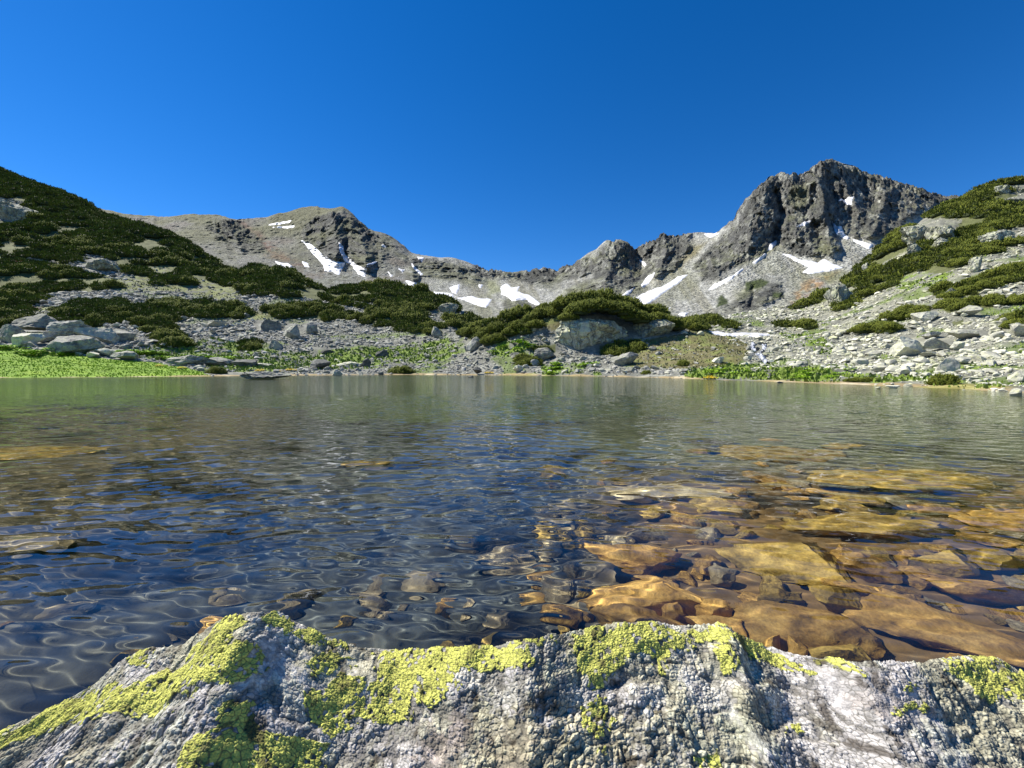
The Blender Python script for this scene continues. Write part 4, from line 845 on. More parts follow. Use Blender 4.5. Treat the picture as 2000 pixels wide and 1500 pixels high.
for k_, (px, py, dd, r_) in enumerate([(1112, 618, 57.5, 1.3), (1128, 606, 57.6, 1.5), (1146, 600, 57.8, 1.5), (1165, 598, 58, 1.7), (1185, 600, 58, 1.6), (1204, 603, 58, 1.7), (1222, 608, 57.8, 1.6), (1238, 618, 57.6, 1.5), (1252, 622, 57.8, 1.4), (1268, 620, 58.5, 1.5), (1286, 622, 58.5, 1.5), (1304, 628, 58.5, 1.5), (1322, 636, 58.3, 1.3),
    (1155, 588, 61, 1.9), (1180, 586, 61, 1.9), (1205, 592, 61, 1.9), (1130, 590, 61, 1.8), (1105, 596, 61, 1.8), (1230, 598, 61, 1.8), (1255, 606, 61.5, 1.7), (1280, 610, 62, 1.7)]):
    S = np.concatenate([S, [[(px - CX) / FPX * dd, dd, CH + (HY - py - 4) / FPX * dd, px, py, r_]]])
score = S[:, 5] / S[:, 1]; order = np.argsort(-score); inv = (S[order, 3] > 0) & (S[order, 3] < 2000) & A.vis(S[order, 3], S[order, 1], .3); big = order[inv][:280]
isb = np.zeros(len(S), bool); isb[big] = True
for i in big:
    X_, Y_, Z_, U_, P_, r_ = S[i]; wh, lm = where(U_, P_); rr_ = r_ / Y_ * FPX; lab = ('big ' if rr_ > 17 else ('' if rr_ > 12 else 'small ')) + 'dwarf pine ' + wh; grp = 'dwarf pines around the ' + lm
    me = (SH_HI if Y_ < 72 else SH_MID)[int(rng.integers(4))]; o = bpy.data.objects.new('dwarf_pine', me); COL.objects.link(o)
    o.location = (X_, Y_, Z_ - .12); o.rotation_euler = (0, 0, rng.uniform(0, 6.28)); o.scale = (r_, r_, r_ * rng.uniform(.85, 1.3)); tag(o, cut16(lab), 'dwarf pine', grp); limbs(o) if Y_ < 75 else None
def merge_shrubs(sel, protos, name):
    Vs, Fs, Cs, off = [], [], [], 0; idx = np.nonzero(sel)[0]; k = rng.integers(len(protos), size=len(idx))
    for q, (v, f, c) in enumerate(protos):
        ii = idx[k == q]; n = len(ii)
        if not n: continue
        th = rng.uniform(0, 6.28, n); r_ = S[ii, 5]; P = np.stack([v[None, :, 0] * np.cos(th)[:, None] - v[None, :, 1] * np.sin(th)[:, None], v[None, :, 0] * np.sin(th)[:, None] + v[None, :, 1] * np.cos(th)[:, None], np.repeat(v[None, :, 2] * 1.1, n, 0)], -1) * r_[:, None, None]
        P += (S[ii, :3] - (0, 0, .12))[:, None, :]; Vs.append(P.reshape(-1, 3)); Fs.append((f[None] + (np.arange(n) * len(v))[:, None, None] + off).reshape(-1, 3)); off += n * len(v)
        Cs.append((c[None] * rng.uniform(.8, 1.25, (n, 1, 1))).reshape(-1, 3))
    npmesh(name, np.concatenate(Vs), np.concatenate(Fs), M_LEAF, np.concatenate(Cs), props=dict(kind='stuff', label='dense dark green dwarf pine thicket covering the hillsides', cat='pine thicket'))
merge_shrubs(~isb, [shrub_geo(40 + s_, 420, .22, .075, stub=2) for s_ in range(5)], 'pine_thicket')
print('rocks', len(u), 'shrubs', len(S))

# ------------------------------------------------------------------ grass and herbs
def blades(x, y, z, h, w, col, name, props, lean=.35):
    n = len(x); th = rng.uniform(0, 6.28, n); dx, dy = np.cos(th) * w / 2, np.sin(th) * w / 2; lx, ly = rng.normal(0, lean, n) * h, rng.normal(0, lean, n) * h
    P0 = np.stack([x - dx, y - dy, z - .02], 1); P1 = np.stack([x + dx, y + dy, z - .02], 1)
    M0 = np.stack([x - dx * .9 + lx * .4, y - dy * .9 + ly * .4, z + h * .6], 1); M1 = np.stack([x + dx * .9 + lx * .4, y + dy * .9 + ly * .4, z + h * .6], 1); T = np.stack([x + lx, y + ly, z + h], 1)
    V_ = np.stack([P0, P1, M1, M0, T], 1).reshape(-1, 3); b = (np.arange(n) * 5)[:, None, None]
    F_ = (np.array([(0, 1, 2), (0, 2, 3), (3, 2, 4)])[None] + b).reshape(-1, 3)
    return npmesh(name, V_, F_, M_GRASS, np.repeat(col, 5, 0), props=props)
N = 220000; u, d = landpts(N, 15, 110, bias=.2); sh = np.interp(u, Uv, shore); x = (u - CX) / FPX * d; z = A.at(u, d); p = HY - (z - CH) / d * FPX
wv = fbm(x / 3, d / 3, 0, 4, 77); uw, pw = u + wv * 9, p + wv * 5
lu = anyin(uw, pw, LUSH); me_ = anyin(uw, pw, MEADOW); dr = anyin(uw, pw, DRYG); kn = anyin(uw, pw, KNOLLG); cl = fbm(x / 5, d / 5, 0, 4, 21) + .4 * fbm(x / 1.3, d / 1.3, 0, 3, 22)
pr = np.where(lu, 1.0, np.where(me_, .5 * sstep(-.3, .2, cl) + .15, np.where(dr, .25, np.where(kn, .4, .35 * sstep(.2, .42, cl)))))
pr = np.where((u > 1340) & (u < 1640) & (p > 720), .8, pr)
ok = (d > sh + .7 + (u > 450) * .5) & A.vis(u, d, .2) & (rng.random(N) < pr) & ~(anyin(uw, pw, PINE)) & ~anyin(u, p, SNOWNEAR)
u, d, x, z, p, lu, me_, dr, kn = (q[ok] for q in (u, d, x, z, p, lu, me_, dr, kn)); n = len(u)
hh = np.where(lu, .085, np.where(me_, .18, .12)) * rng.uniform(.5, 1.5, n) * (.6 + d / 90); ww = hh * rng.uniform(.5, 1.1, n)
t = rng.random(n)[:, None]; cg_ = np.where(lu[:, None], np.array((.20, .31, .015)) * (1 - t) + np.array((.40, .50, .03)) * t, np.array((.10, .15, .02)) * (1 - t) + np.array((.24, .32, .05)) * t)
cg_ = np.where(kn[:, None] | dr[:, None], np.array((.10, .09, .035)) * (1 - t) + np.array((.20, .20, .07)) * t, cg_)
blades(x, d, z, hh, ww, cg_, 'grass', dict(kind='stuff', label='short alpine grass and herbs on the banks and between the stones', cat='grass'))
# broad-leaved dock at the left and along the shore
def leafclump(seed, n=110):
    r = np.random.default_rng(seed); th = r.uniform(0, 6.28, n); rr = r.random(n) ** .5; h = r.uniform(.25, 1, n) * (1 - .4 * rr); V_, F_ = [], []
    for i in range(n):
        c, s_ = math.cos(th[i]), math.sin(th[i]); o_ = np.array((c * rr[i], s_ * rr[i], h[i])); a = np.array((c, s_, r.uniform(-.3, .6))); a /= np.linalg.norm(a); b = np.array((-s_, c, r.uniform(-.3, .3))); L_ = r.uniform(.22, .36); W_ = L_ * .38
        k = len(V_); o_ = o_ * (.8, .8, 1); o_ = o_ * (.85, .85, 1); V_ += [o_, o_ + a * L_ * .4 + b * W_, o_ + a * L_ * .75 + b * W_ * .7, o_ + a * L_, o_ + a * L_ * .75 - b * W_ * .7, o_ + a * L_ * .4 - b * W_]; F_ += [(k, k + 1, k + 5), (k + 1, k + 2, k + 5), (k + 2, k + 4, k + 5), (k + 2, k + 3, k + 4)]
    V_ = np.array(V_); t = r.random(n)[:, None]; c = np.repeat(np.array((.20, .38, .012)) * (1 - t) + np.array((.42, .62, .04)) * t, 6, 0); return V_, np.array(F_), c
LC = []
for s_ in range(5):
    V_, F_, c = leafclump(s_); o = npmesh('leafy_plant', V_, F_, M_GRASS, c, smooth=False); LC.append(o.data); bpy.data.objects.remove(o)
LP = [(-300, 460, 678, 696, 80, 'bright green broad-leaved plant in the lush grass at the left shore', 'leafy plants on the left bank'), (1070, 1165, 712, 733, 16, 'broad-leaved green plant by the water below the knoll', 'leafy plants below the knoll'),
      (960, 1040, 668, 692, 10, 'broad-leaved green plant among rocks left of the cliff', 'leafy plants left of the cliff'), (1375, 1480, 722, 736, 10, 'green leafy plant on the shore left of the stream mouth', 'leafy plants left of the stream mouth'), (1530, 1660, 722, 742, 22, 'bright leafy plant on the shore right of the stream mouth', 'leafy plants right of the stream mouth')]
for a, b_, p0, p1, n, lab0, grp in LP:
    for k in range(n):
        px = rng.uniform(max(a, -40), b_); pmin = p0 + (max(0, px) / 460 * 22 if a < 0 else 0); xx, dd, zz = A.hit(px, rng.uniform(pmin, p1 + (8 if a < 0 and px > 300 else 0)))
        o = bpy.data.objects.new('leafy_plant', LC[int(rng.integers(5))]); COL.objects.link(o); s_ = rng.uniform(.4, .8) * (dd / 45); lab = ('tall' if s_ > .75 else ('small' if s_ < .55 else 'mid-sized')) + (' bright' if a < 0 else '') + ' broad-leaved plant ' + where(px, HY - (zz - CH) / dd * FPX)[0]; o.scale = (s_, s_, s_ * .6); o.location = (xx, dd, zz - .03); o.rotation_euler = (0, 0, rng.uniform(0, 6.28)); tag(o, lab, 'leafy plant', grp)
def flowerclump(seed, n, colr):
    r = np.random.default_rng(seed); V_, F_, C_ = [], [], []
    for i in range(n):
        th, rr = r.uniform(0, 6.28), r.random() ** .5; b = np.array((math.cos(th) * rr, math.sin(th) * rr, r.uniform(.35, .8) * (1.1 - rr * .5))); s_ = r.uniform(.07, .14); k = len(V_)
        g = np.array((r.normal() * .02, r.normal() * .02, 0)); V_ += [b * (1, 1, 0) + (-.02, 0, 0), b * (1, 1, 0) + (.02, 0, 0), b]; F_ += [(k, k + 1, k + 2)]; C_ += [(.10, .15, .02)] * 3; k += 3
        V_ += [b + np.array((math.cos(q) * s_, math.sin(q) * s_, r.normal() * .03)) for q in np.arange(6) * 1.047] + [b + (0, 0, .04)]; F_ += [(k + q, k + (q + 1) % 6, k + 6) for q in range(6)]; C_ += [colr] * 7
    return np.array(V_), np.array(F_), np.array(C_)
FL = [(1388, 737, 24, 'yellow flower clump at the waterline on the right'), (568, 722, 22, 'yellow flower clump, rightmost of three near the islet'), (545, 723, 14, 'yellow flower clump, middle of three near the islet'), (508, 723, 20, 'yellow flower clump, leftmost of three near the islet'),
      (312, 712, 14, 'small yellow flowers on the bright grass before the furrowed rock'), (355, 717, 16, 'small yellow flowers at the foot of the furrowed shore rock'), (955, 727, 18, 'yellow-green cushion of flowers beside the dark pyramid rock')]
for i, (px, py, w, lab) in enumerate(FL):
    xx, dd, zz = A.hit(px, py + 4); V_, F_, c = flowerclump(i, 90, (.62, .44, .01)); o = npmesh('flower_clump', V_, F_, M_FLOWER, c, smooth=False, props=dict(label=lab, cat='flowers', group='yellow flowers on the shore')); s_ = w / FPX * dd / 2; o.scale = (s_, s_, s_ * .8); o.location = (xx, dd, zz)
for i, (px, py, w, lab) in enumerate([(64, 606, 22, 'pink blooming alpenrose patch under the far left pines, lower one'), (46, 518, 26, 'pink blooming alpenrose patch higher on the left hill'), (141, 557, 6, 'single tiny pink bloom above the left rubble')]):
    xx, dd, zz = A.hit(px, py); V_, F_, c = flowerclump(30 + i, 110, (.42, .10, .22)); o = npmesh('alpenrose', V_, F_, M_FLOWER, c, smooth=False, props=dict(label=lab, cat='flowers', group='pink alpenrose patches')); s_ = w / FPX * dd / 2; o.scale = (s_, s_, s_ * .4); o.location = (xx, dd, zz + .3)

# ------------------------------------------------------------------ little waterfall between the rocks
def fallmat():
    m, nt, b = newmat('white_water'); tc = nt.nodes.new('ShaderNodeTexCoord'); n = node(nt, 'ShaderNodeTexNoise', Scale=5.0, Detail=8, Roughness=.85); nt.links.new(tc.outputs['Object'], n.inputs['Vector'])
    c = ramp(nt, n.outputs[0], [(.44, (.06, .07, .08)), (.54, (.72, .75, .82))]); nt.links.new(c, b.inputs['Base Color']); nt.links.new(bump(nt, n.outputs[0], .15), b.inputs['Normal']); b.inputs['Roughness'].default_value = .3; return m
M_FALL = fallmat()
def stream(pl, wpx, lab, name, mat=None):
    pts = []; r = np.random.default_rng(int(pl[0][0]))
    for (a, b_) in zip(pl, pl[1:]):
        for t in np.linspace(0, 1, 10, endpoint=False): pts.append((a[0] + (b_[0] - a[0]) * t, a[1] + (b_[1] - a[1]) * t))
    W = []
    for k, (px, py) in enumerate(pts):
        xx, dd, zz = A.hit(px, py); w = wpx * r.uniform(.45, 1.15) / FPX * dd / 2; xo = r.normal() * w * .35
        for s_ in np.linspace(-1, 1, 7): W.append((xx + xo + s_ * w, dd - .2 * (1 - s_ * s_), zz + .12 * (1 - s_ * s_) + .02 + r.normal() * .07))
    V_ = np.array(W); c = V_.mean(0); o = npmesh(name, V_ - c, gridfaces(len(pts), 7), mat or M_FALL, props=dict(label=lab, cat='waterfall', group='waterfall strands')); o.location = c
stream([(1470, 671), (1468, 680), (1476, 688)], 8, 'left strand of foaming white water at the top of the little cascade', 'waterfall')
stream([(1492, 675), (1494, 684), (1484, 691)], 9, 'right strand of foaming white water at the top of the little cascade', 'waterfall')
stream([(1482, 692), (1490, 700), (1497, 712)], 13, 'lower white chute of the little cascade', 'waterfall')
stream([(1500, 726), (1502, 734), (1500, 742)], 6, 'thin dark trickle over stones where the stream meets the pond', 'stream_mouth', M_DARK)

# ------------------------------------------------------------------ water surface
UW = np.concatenate([np.arange(-1400, -40, 20.0), np.arange(-40, 2040, 2.4), np.arange(2044, 3401, 20.0)])
DW = [0.28]
while DW[-1] < 62: DW.append(DW[-1] * (1.0042 if DW[-1] < 6 else (1.0075 if DW[-1] < 14 else 1.02)))
DW = np.array(DW); X = (UW[None, :] - CX) / FPX * DW[:, None]; Y = np.repeat(DW[:, None], len(UW), 1)
wr = np.random.default_rng(11); Z = np.zeros(X.shape)
gust = (1 + .35 * vnoise(X / 1.6, Y / 1.6, 0, 17)) * (1 - .62 * sstep(-.1, .9, X - .15 * (Y - 1)) * (1 - sstep(2.0, 4.2, Y)))
for k in range(36):
    lam = math.exp(wr.uniform(math.log(.058), math.log(.42))); th = wr.normal(0, .42) + .16; kx, ky = math.sin(th) * 6.283 / lam, math.cos(th) * 6.283 / lam
    slope = .019 * (lam / .2) ** (.12 if lam < .2 else -.2); am = slope * lam / 6.283
    fade = 1 - sstep(lam * 28, lam * 60, Y)
    ph = kx * X + ky * Y + wr.uniform(0, 6.283) + 1.3 * vnoise(X / (lam * 5), Y / (lam * 5), 0, 200 + k); Z += am * fade * np.sin(ph) * gust
wo = npmesh('water', np.stack([X, Y, Z], -1), gridfaces(*X.shape), M_WATER, props=dict(kind='structure')); wo.cycles.is_caustics_caster = True

# ------------------------------------------------------------------ the bed of the pond in front
def bedz(x, y):
    s = sstep(-.35, .9, x - .10 * y + .25 * fbm(x * .8, y * .8, 0, 3, 301))           # 0 = deep left, 1 = stony shelf on the right
    far_ = sstep(4.5, 10, y)
    deep = -.62 - .55 * sstep(1.2, 4, y) - .5 * sstep(4, 10, y); shelf = -.40 - .10 * y * .35 - .9 * far_
    left = sstep(1.8, 3.6, -x - .35 * y + 1.0) * .35
    z = deep * (1 - s) + shelf * s + left
    return z + .05 * fbm(x * 2, y * 2, 0, 4, 302)
gx = np.arange(-14, 14.01, .05); gy = np.arange(-3, 11, .05); X, Y = np.meshgrid(gx, gy); Z = bedz(X, Y)
back = sstep(.4, -.8, Y); Z = Z * (1 - back) + .1 * back
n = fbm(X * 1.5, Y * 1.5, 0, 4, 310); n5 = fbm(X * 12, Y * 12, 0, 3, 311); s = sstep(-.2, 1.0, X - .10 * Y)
C = np.ones(X.shape + (3,), np.float32) * np.array((.080, .088, .080), np.float32); C = mixv(C, (.22, .13, .04), s * .9 * (1 - sstep(3.2, 5.5, Y))); C = mixv(C, (.13, .14, .07), s * .8 * sstep(3.2, 5.5, Y)); C = mixv(C, (.16, .12, .05), sstep(1.5, 3.5, -X - .35 * Y + 1) * .7); C = mixv(C, (.02, .018, .012), sstep(.1, .5, n)); C = mixv(C, (.09, .08, .055), sstep(.2, .6, n5) * .5)  # silt colour also carries the deep water's tint, since the water absorbs nothing
M_BED = colmat('silt_depth_tint', .95, 14, .4, .01)
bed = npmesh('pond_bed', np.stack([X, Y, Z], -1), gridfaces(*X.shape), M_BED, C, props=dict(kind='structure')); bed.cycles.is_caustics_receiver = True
def refr(px, py, t):
    """point at depth t under the water that is seen at (px, py)"""
    d = CH / (py - HY) * FPX; x = (px - CX) / FPX * d; h = math.hypot(x, d); si = h / math.hypot(h, CH); sr = si / 1.33; ex = t * sr / math.sqrt(1 - sr * sr); return x * (1 + ex / h), d * (1 + ex / h)
UWS = [ # px, py, w, h (picture), turn, material, label
 (1245, 1062, 205, 62, -.1, M_SUB, 'broad flat brown slab under water, beside a deep dark gap'), (1525, 1072, 225, 100, -.35, M_SUBO, 'large olive-green slab under water with a pointed right end'), (1290, 1135, 300, 80, -.15, M_SUB, 'long brown submerged slab below the broad flat one'),
 (1262, 1195, 205, 62, -.05, M_SUB, 'smooth brown submerged boulder right behind the lichen crest'), (1415, 1200, 145, 46, -.05, M_SUB, 'rust-brown lens-shaped stone under water near the lichen rock'), (1590, 1215, 300, 130, -.35, M_SUB, 'very large brown slab sloping under water at lower right'),
 (1650, 1258, 140, 66, -.2, M_SUBO, 'tan triangular submerged block close behind the lichen rock'), (1850, 1205, 320, 170, -.5, M_SUB, 'huge smooth brown slab under water at the right edge'), (1325, 1166, 80, 44, .5, M_SUB, 'small leaning brown stone between two submerged slabs'),
 (1400, 1166, 90, 40, .1, M_SUB, 'squat brown stone above the rust-brown lens-shaped one'), (1560, 1250, 66, 50, .3, M_SUB, 'small dark-hollowed brown block near the crest'), (1505, 1235, 56, 52, .9, M_SUB, 'upright small brown stone beside a black hollow'),
 (1870, 1272, 70, 46, .1, M_SUB, 'small brown stone just behind the right part of the lichen crest'), (1700, 1012, 320, 62, -.08, M_SUBO, 'wide golden-brown slab under water further out'), (1530, 1150, 100, 34, -.1, M_SUBO, 'flat olive stone between the large slabs'),
 (1630, 1150, 110, 56, -.4, M_SUBO, 'olive-brown stone under the blue-tinted reflection'), (1690, 1090, 110, 60, -.4, M_SUB, 'purplish brown stone right of the pointed olive slab'), (1850, 1085, 130, 44, -.1, M_SUBO, 'rounded golden stone under water near the right edge'),
 (1965, 1080, 120, 40, .1, M_SUBO, 'golden stone cut by the right edge under water'), (1900, 1130, 180, 50, -.3, M_SUB, 'dim purplish slab under the sky reflection at right'), (1400, 1100, 60, 40, .1, M_SUBG, 'small pale stone in the gap beside the broad slab'), 
 (1000, 1072, 150, 60, -.1, M_SUBG, 'pale beige slab under water with bright ripple lines'), (835, 1112, 100, 40, -.05, M_SUBG, 'pale oval stone under water left of the beige slab'), (1060, 1112, 90, 40, .1, M_SUB, 'brown stone below the pale beige slab'), (1040, 1152, 60, 34, 0, M_SUB, 'small greyish brown stone in dark water'),
 (972, 1192, 64, 34, .2, M_SUBG, 'small pale stone above the lichen crest in dark water'), (962, 1236, 34, 26, .2, M_SUBO, 'tiny orange stone just behind the lichen crest'), (410, 1215, 96, 90, .3, M_SUB, 'brown submerged rock behind the pointed hump of the lichen rock'), (1120, 1175, 60, 26, 0, M_SUBG, 'small yellowish stone beside the smooth brown boulder'),
 (1300, 955, 240, 40, 0, M_SUBG, 'pale stony shoal further out under water'), (1100, 1000, 190, 40, 0, M_SUBG, 'pale flat slab under rippled water in the middle'), (720, 900, 120, 14, 0, M_SUBO, 'faint tan stone far out in the left middle of the pond'), (60, 1060, 170, 50, 0, M_SUBG, 'pale stone under ripples at the left edge'),
 (60, 880, 260, 40, 0, M_SUBO, 'golden shoal stone far out at the left edge'), (1790, 930, 420, 60, 0, M_SUBO, 'wide brown shoal slab far out on the right'), (1550, 880, 300, 40, 0, M_SUBO, 'pale brown shoal slab farthest out on the right'), (140, 1180, 110, 50, .6, M_SUBG, 'whitish stone under the dark blue water at left'), (1990, 1000, 240, 50, 0, M_SUB, 'dark rust-brown slab at the right edge further out')]
occ = []
for i, (px, py, w, h, rz, m, lab) in enumerate(UWS):
    t = .26 if px > 1130 else .42
    if py < 960: t = .5
    dd0 = CH / (py - HY) * FPX; x_, y_ = refr(px, py, t); W = w / FPX * dd0 * (math.hypot(x_, y_) / math.hypot((px - CX) / FPX * dd0, dd0)); D_ = max(W * .45, h / FPX * dd0 * dd0 / CH * .85); zb = float(bedz(np.array([x_]), np.array([y_]))[0]); H = max(.12, (-t - zb) * 1.25)
    D_ = min(D_, W * 1.5)
    if px < 1200 or py < 960:                         # on the deep bed the stones lie flat on the silt
        H = min(.5 * min(W, D_), .30); t = max(.2, -zb - H * .7); x_, y_ = refr(px, py, t); zb = float(bedz(np.array([x_]), np.array([y_]))[0]); t = -zb - H * .7
    o = add_rock('submerged_stone', (x_, y_, -t - H / 2), (W * 1.05, D_, H), rz, m, dict(label=lab, cat='submerged stone', group='stones under the clear water'), 2000 + i, sub=5, cuts=16, rough=.035, sharp=40, tilt=(rng.normal() * .06, rng.normal() * .08)); o.cycles.is_caustics_receiver = True; occ.append((x_, y_, W / 2, D_ / 2))
k = 0; tries = 0; PSUB = []
for q in range(10):
    v, f = rockverts(4, 300 + q, 15, .05); me = bpy.data.meshes.new('submerged_stone'); me.from_pydata((v * .5).tolist(), [], f.tolist()); me.polygons.foreach_set('use_smooth', [True] * len(f)); me.set_sharp_from_angle(angle=R(50)); PSUB.append(me)
PS = {}
for mi, m in enumerate((M_SUB, M_SUBO, M_SUBG)):
    for q, me in enumerate(PSUB): c_ = me.copy(); c_.materials.append(m); PS[(mi, q)] = c_
while k < 260 and tries < 7000:
    tries += 1; px, py = rng.uniform(-40, 2040), (rng.triangular(850, 960, 1290) if k % 2 else rng.uniform(1080, 1300)); 
    pr_ = 1.0 if px > 1130 + (1290 - py) * -.2 + 0 else (.006 if px > 200 or py > 1000 else .1)
    if py < 1000 and px < 1000: pr_ *= .5
    if rng.random() > pr_: continue
    x_, y_ = refr(px, py, .45); s_ = (.06 + .2 * rng.random() ** 1.7) * (1 if y_ < 3 else 1.8)
    if any(((x_ - a) / (w_ + s_ * .2)) ** 2 + ((y_ - b_) / (h_ + s_ * .2)) ** 2 < 1 for a, b_, w_, h_ in occ): continue
    occ.append((x_, y_, s_ * .45, s_ * .4)); mi = int(rng.choice(3, p=(.5, .35, .15) if px > 1130 else (.2, .2, .6))); o = bpy.data.objects.new('submerged_stone', PS[(mi, int(rng.integers(10)))]); COL.objects.link(o)
    h_ = s_ * rng.uniform(.45, .8); o.scale = (s_ * rng.uniform(.9, 1.5), s_ * rng.uniform(.7, 1.1), h_); o.rotation_euler = (rng.normal() * .15, rng.normal() * .15, rng.uniform(0, 6.28)); o.location = (x_, y_, float(bedz(np.array([x_]), np.array([y_]))[0]) + h_ * .3); o.cycles.is_caustics_receiver = True
    tag(o, *(('small brown stone among the submerged slabs on the right', 'submerged stone', 'small submerged stones on the right') if px > 1130 else ('small pale stone on the dark pond bed at left and centre', 'submerged stone', 'small submerged stones at left and centre'))); k += 1

# ------------------------------------------------------------------ lichen-covered boulder in front
RC = [(-260, 1560), (-120, 1490), (0, 1428), (60, 1400), (120, 1374), (190, 1332), (240, 1288), (290, 1266), (360, 1262), (385, 1242), (440, 1207), (490, 1196), (540, 1197), (580, 1215), (640, 1245), (700, 1265), (780, 1269), (850, 1266), (960, 1263), (1060, 1246),
      (1140, 1230), (1200, 1219), (1260, 1213), (1320, 1222), (1400, 1221), (1425, 1228), (1450, 1246), (1520, 1271), (1600, 1286), (1680, 1293), (1780, 1295), (1850, 1292), (1880, 1288), (1945, 1290), (1970, 1302), (2000, 1317), (2100, 1350), (2300, 1440)]
UR = np.arange(-260, 2300, 1.15); tt = np.concatenate([np.linspace(-1, 0, 90, endpoint=False), np.linspace(0, .5, 420, endpoint=False), np.linspace(.5, 1, 60)])
cpy = np.interp(UR, *zip(*RC)); cd_ = .86 + .05 * vnoise(UR / 240, 0, 0, 401) + .02 * vnoise(UR / 80, 0, 0, 402); cd_ = cd_ - .05 * sstep(300, -200, UR)
zc = CH + (HY - cpy) / FPX * cd_
T, U2 = np.meshgrid(tt, UR, indexing='ij'); fr = np.clip(T, 0, 1); bk = np.clip(-T, 0, 1)
Dp = cd_[None, :] - .46 * fr + .30 * bk
drop = .56 * (fr - .035 * (1 - np.exp(-fr / .035))) + .02 * fr + 1.0 * bk ** .75
Zp = zc[None, :] - .62 * drop
X0 = (U2 - CX) / FPX * cd_[None, :]; X0 = X0 * (1 - .10 * fr)
arc = np.cumsum(np.hypot(np.diff(Dp, axis=0, prepend=Dp[:1]), np.diff(Zp, axis=0, prepend=Zp[:1])), 0)
damp = sstep(0, .05, fr) * .7 + .3 * sstep(0, .4, bk) + .12
big_ = fbm(X0 * 4.5, Dp * 6, Zp * 3, 3, 410); med = fbm(X0 * 14, Dp * 16, Zp * 9, 4, 411); rid = fbm(X0 * 7 + 3, Dp * 9, 0, 3, 412, True)
relief = .004 * big_ * damp + .006 * fbm(X0 * 15, arc * 15, 0, 4, 413) * damp - .006 * sstep(.3, .75, fbm(X0 * 8, arc * 8, 0, 3, 412, True)) * damp
SPY = HY - (Zp - CH) / Dp * FPX; SPX = CX + X0 / Dp * FPX
def blob(px, py, rx, ry, a, ang=0):
    c, s_ = math.cos(ang), math.sin(ang); du, dv = SPX - px, SPY - py; e = np.exp(-(((du * c + dv * s_) / rx) ** 2 + ((-du * s_ + dv * c) / ry) ** 2)); return .55 * a * e * (T >= 0)
for b_ in [(480, 1245, 110, 40, .007, 0), (420, 1300, 130, 26, .006, -.5), (350, 1368, 110, 10, -.012, -.45), (330, 1415, 50, 9, -.010, -.6), (300, 1440, 18, 12, -.014, 0), (505, 1425, 14, 22, -.005, .3), (700, 1330, 110, 40, .012, -.2), (1420, 1270, 50, 36, .026, 0),
           (1472, 1300, 12, 34, -.02, -.45), (1275, 1290, 60, 26, -.014, 0), (1210, 1330, 50, 12, -.016, -.4), (1290, 1370, 22, 26, -.022, 0), (1520, 1400, 34, 26, -.02, 0), (1470, 1350, 40, 24, .014, 0), (1700, 1330, 200, 16, .008, .1), (1900, 1300, 90, 20, .012, 0), (1850, 1405, 60, 12, -.014, .2), (900, 1390, 160, 14, -.008, -.2), (1060, 1390, 60, 24, -.012, 0)]:
    relief = relief + blob(*b_)
# crust of areoles: jittered cells, their size varying from zone to zone
def cells(x, y, s, seed):
    gx_, gy_ = np.floor(x / s), np.floor(y / s); f1 = np.full(x.shape, 9.0, np.float32); f2 = f1.copy(); idv = np.zeros(x.shape, np.float32)
    for i in (-1, 0, 1):
        for j in (-1, 0, 1):
            cx_, cy_ = (gx_ + i).astype(np.int64), (gy_ + j).astype(np.int64); zz = np.zeros_like(cx_); jx, jy = _h(cx_, cy_, zz, seed), _h(cx_, cy_, zz, seed + 1); d_ = np.hypot(x / s - gx_ - i - jx, y / s - gy_ - j - jy); nid = _h(cx_, cy_, zz, seed + 2)
            c_ = d_ < f1; f2 = np.where(c_, f1, np.minimum(f2, d_)); idv = np.where(c_, nid, idv); f1 = np.where(c_, d_, f1)
    return f1, f2, idv
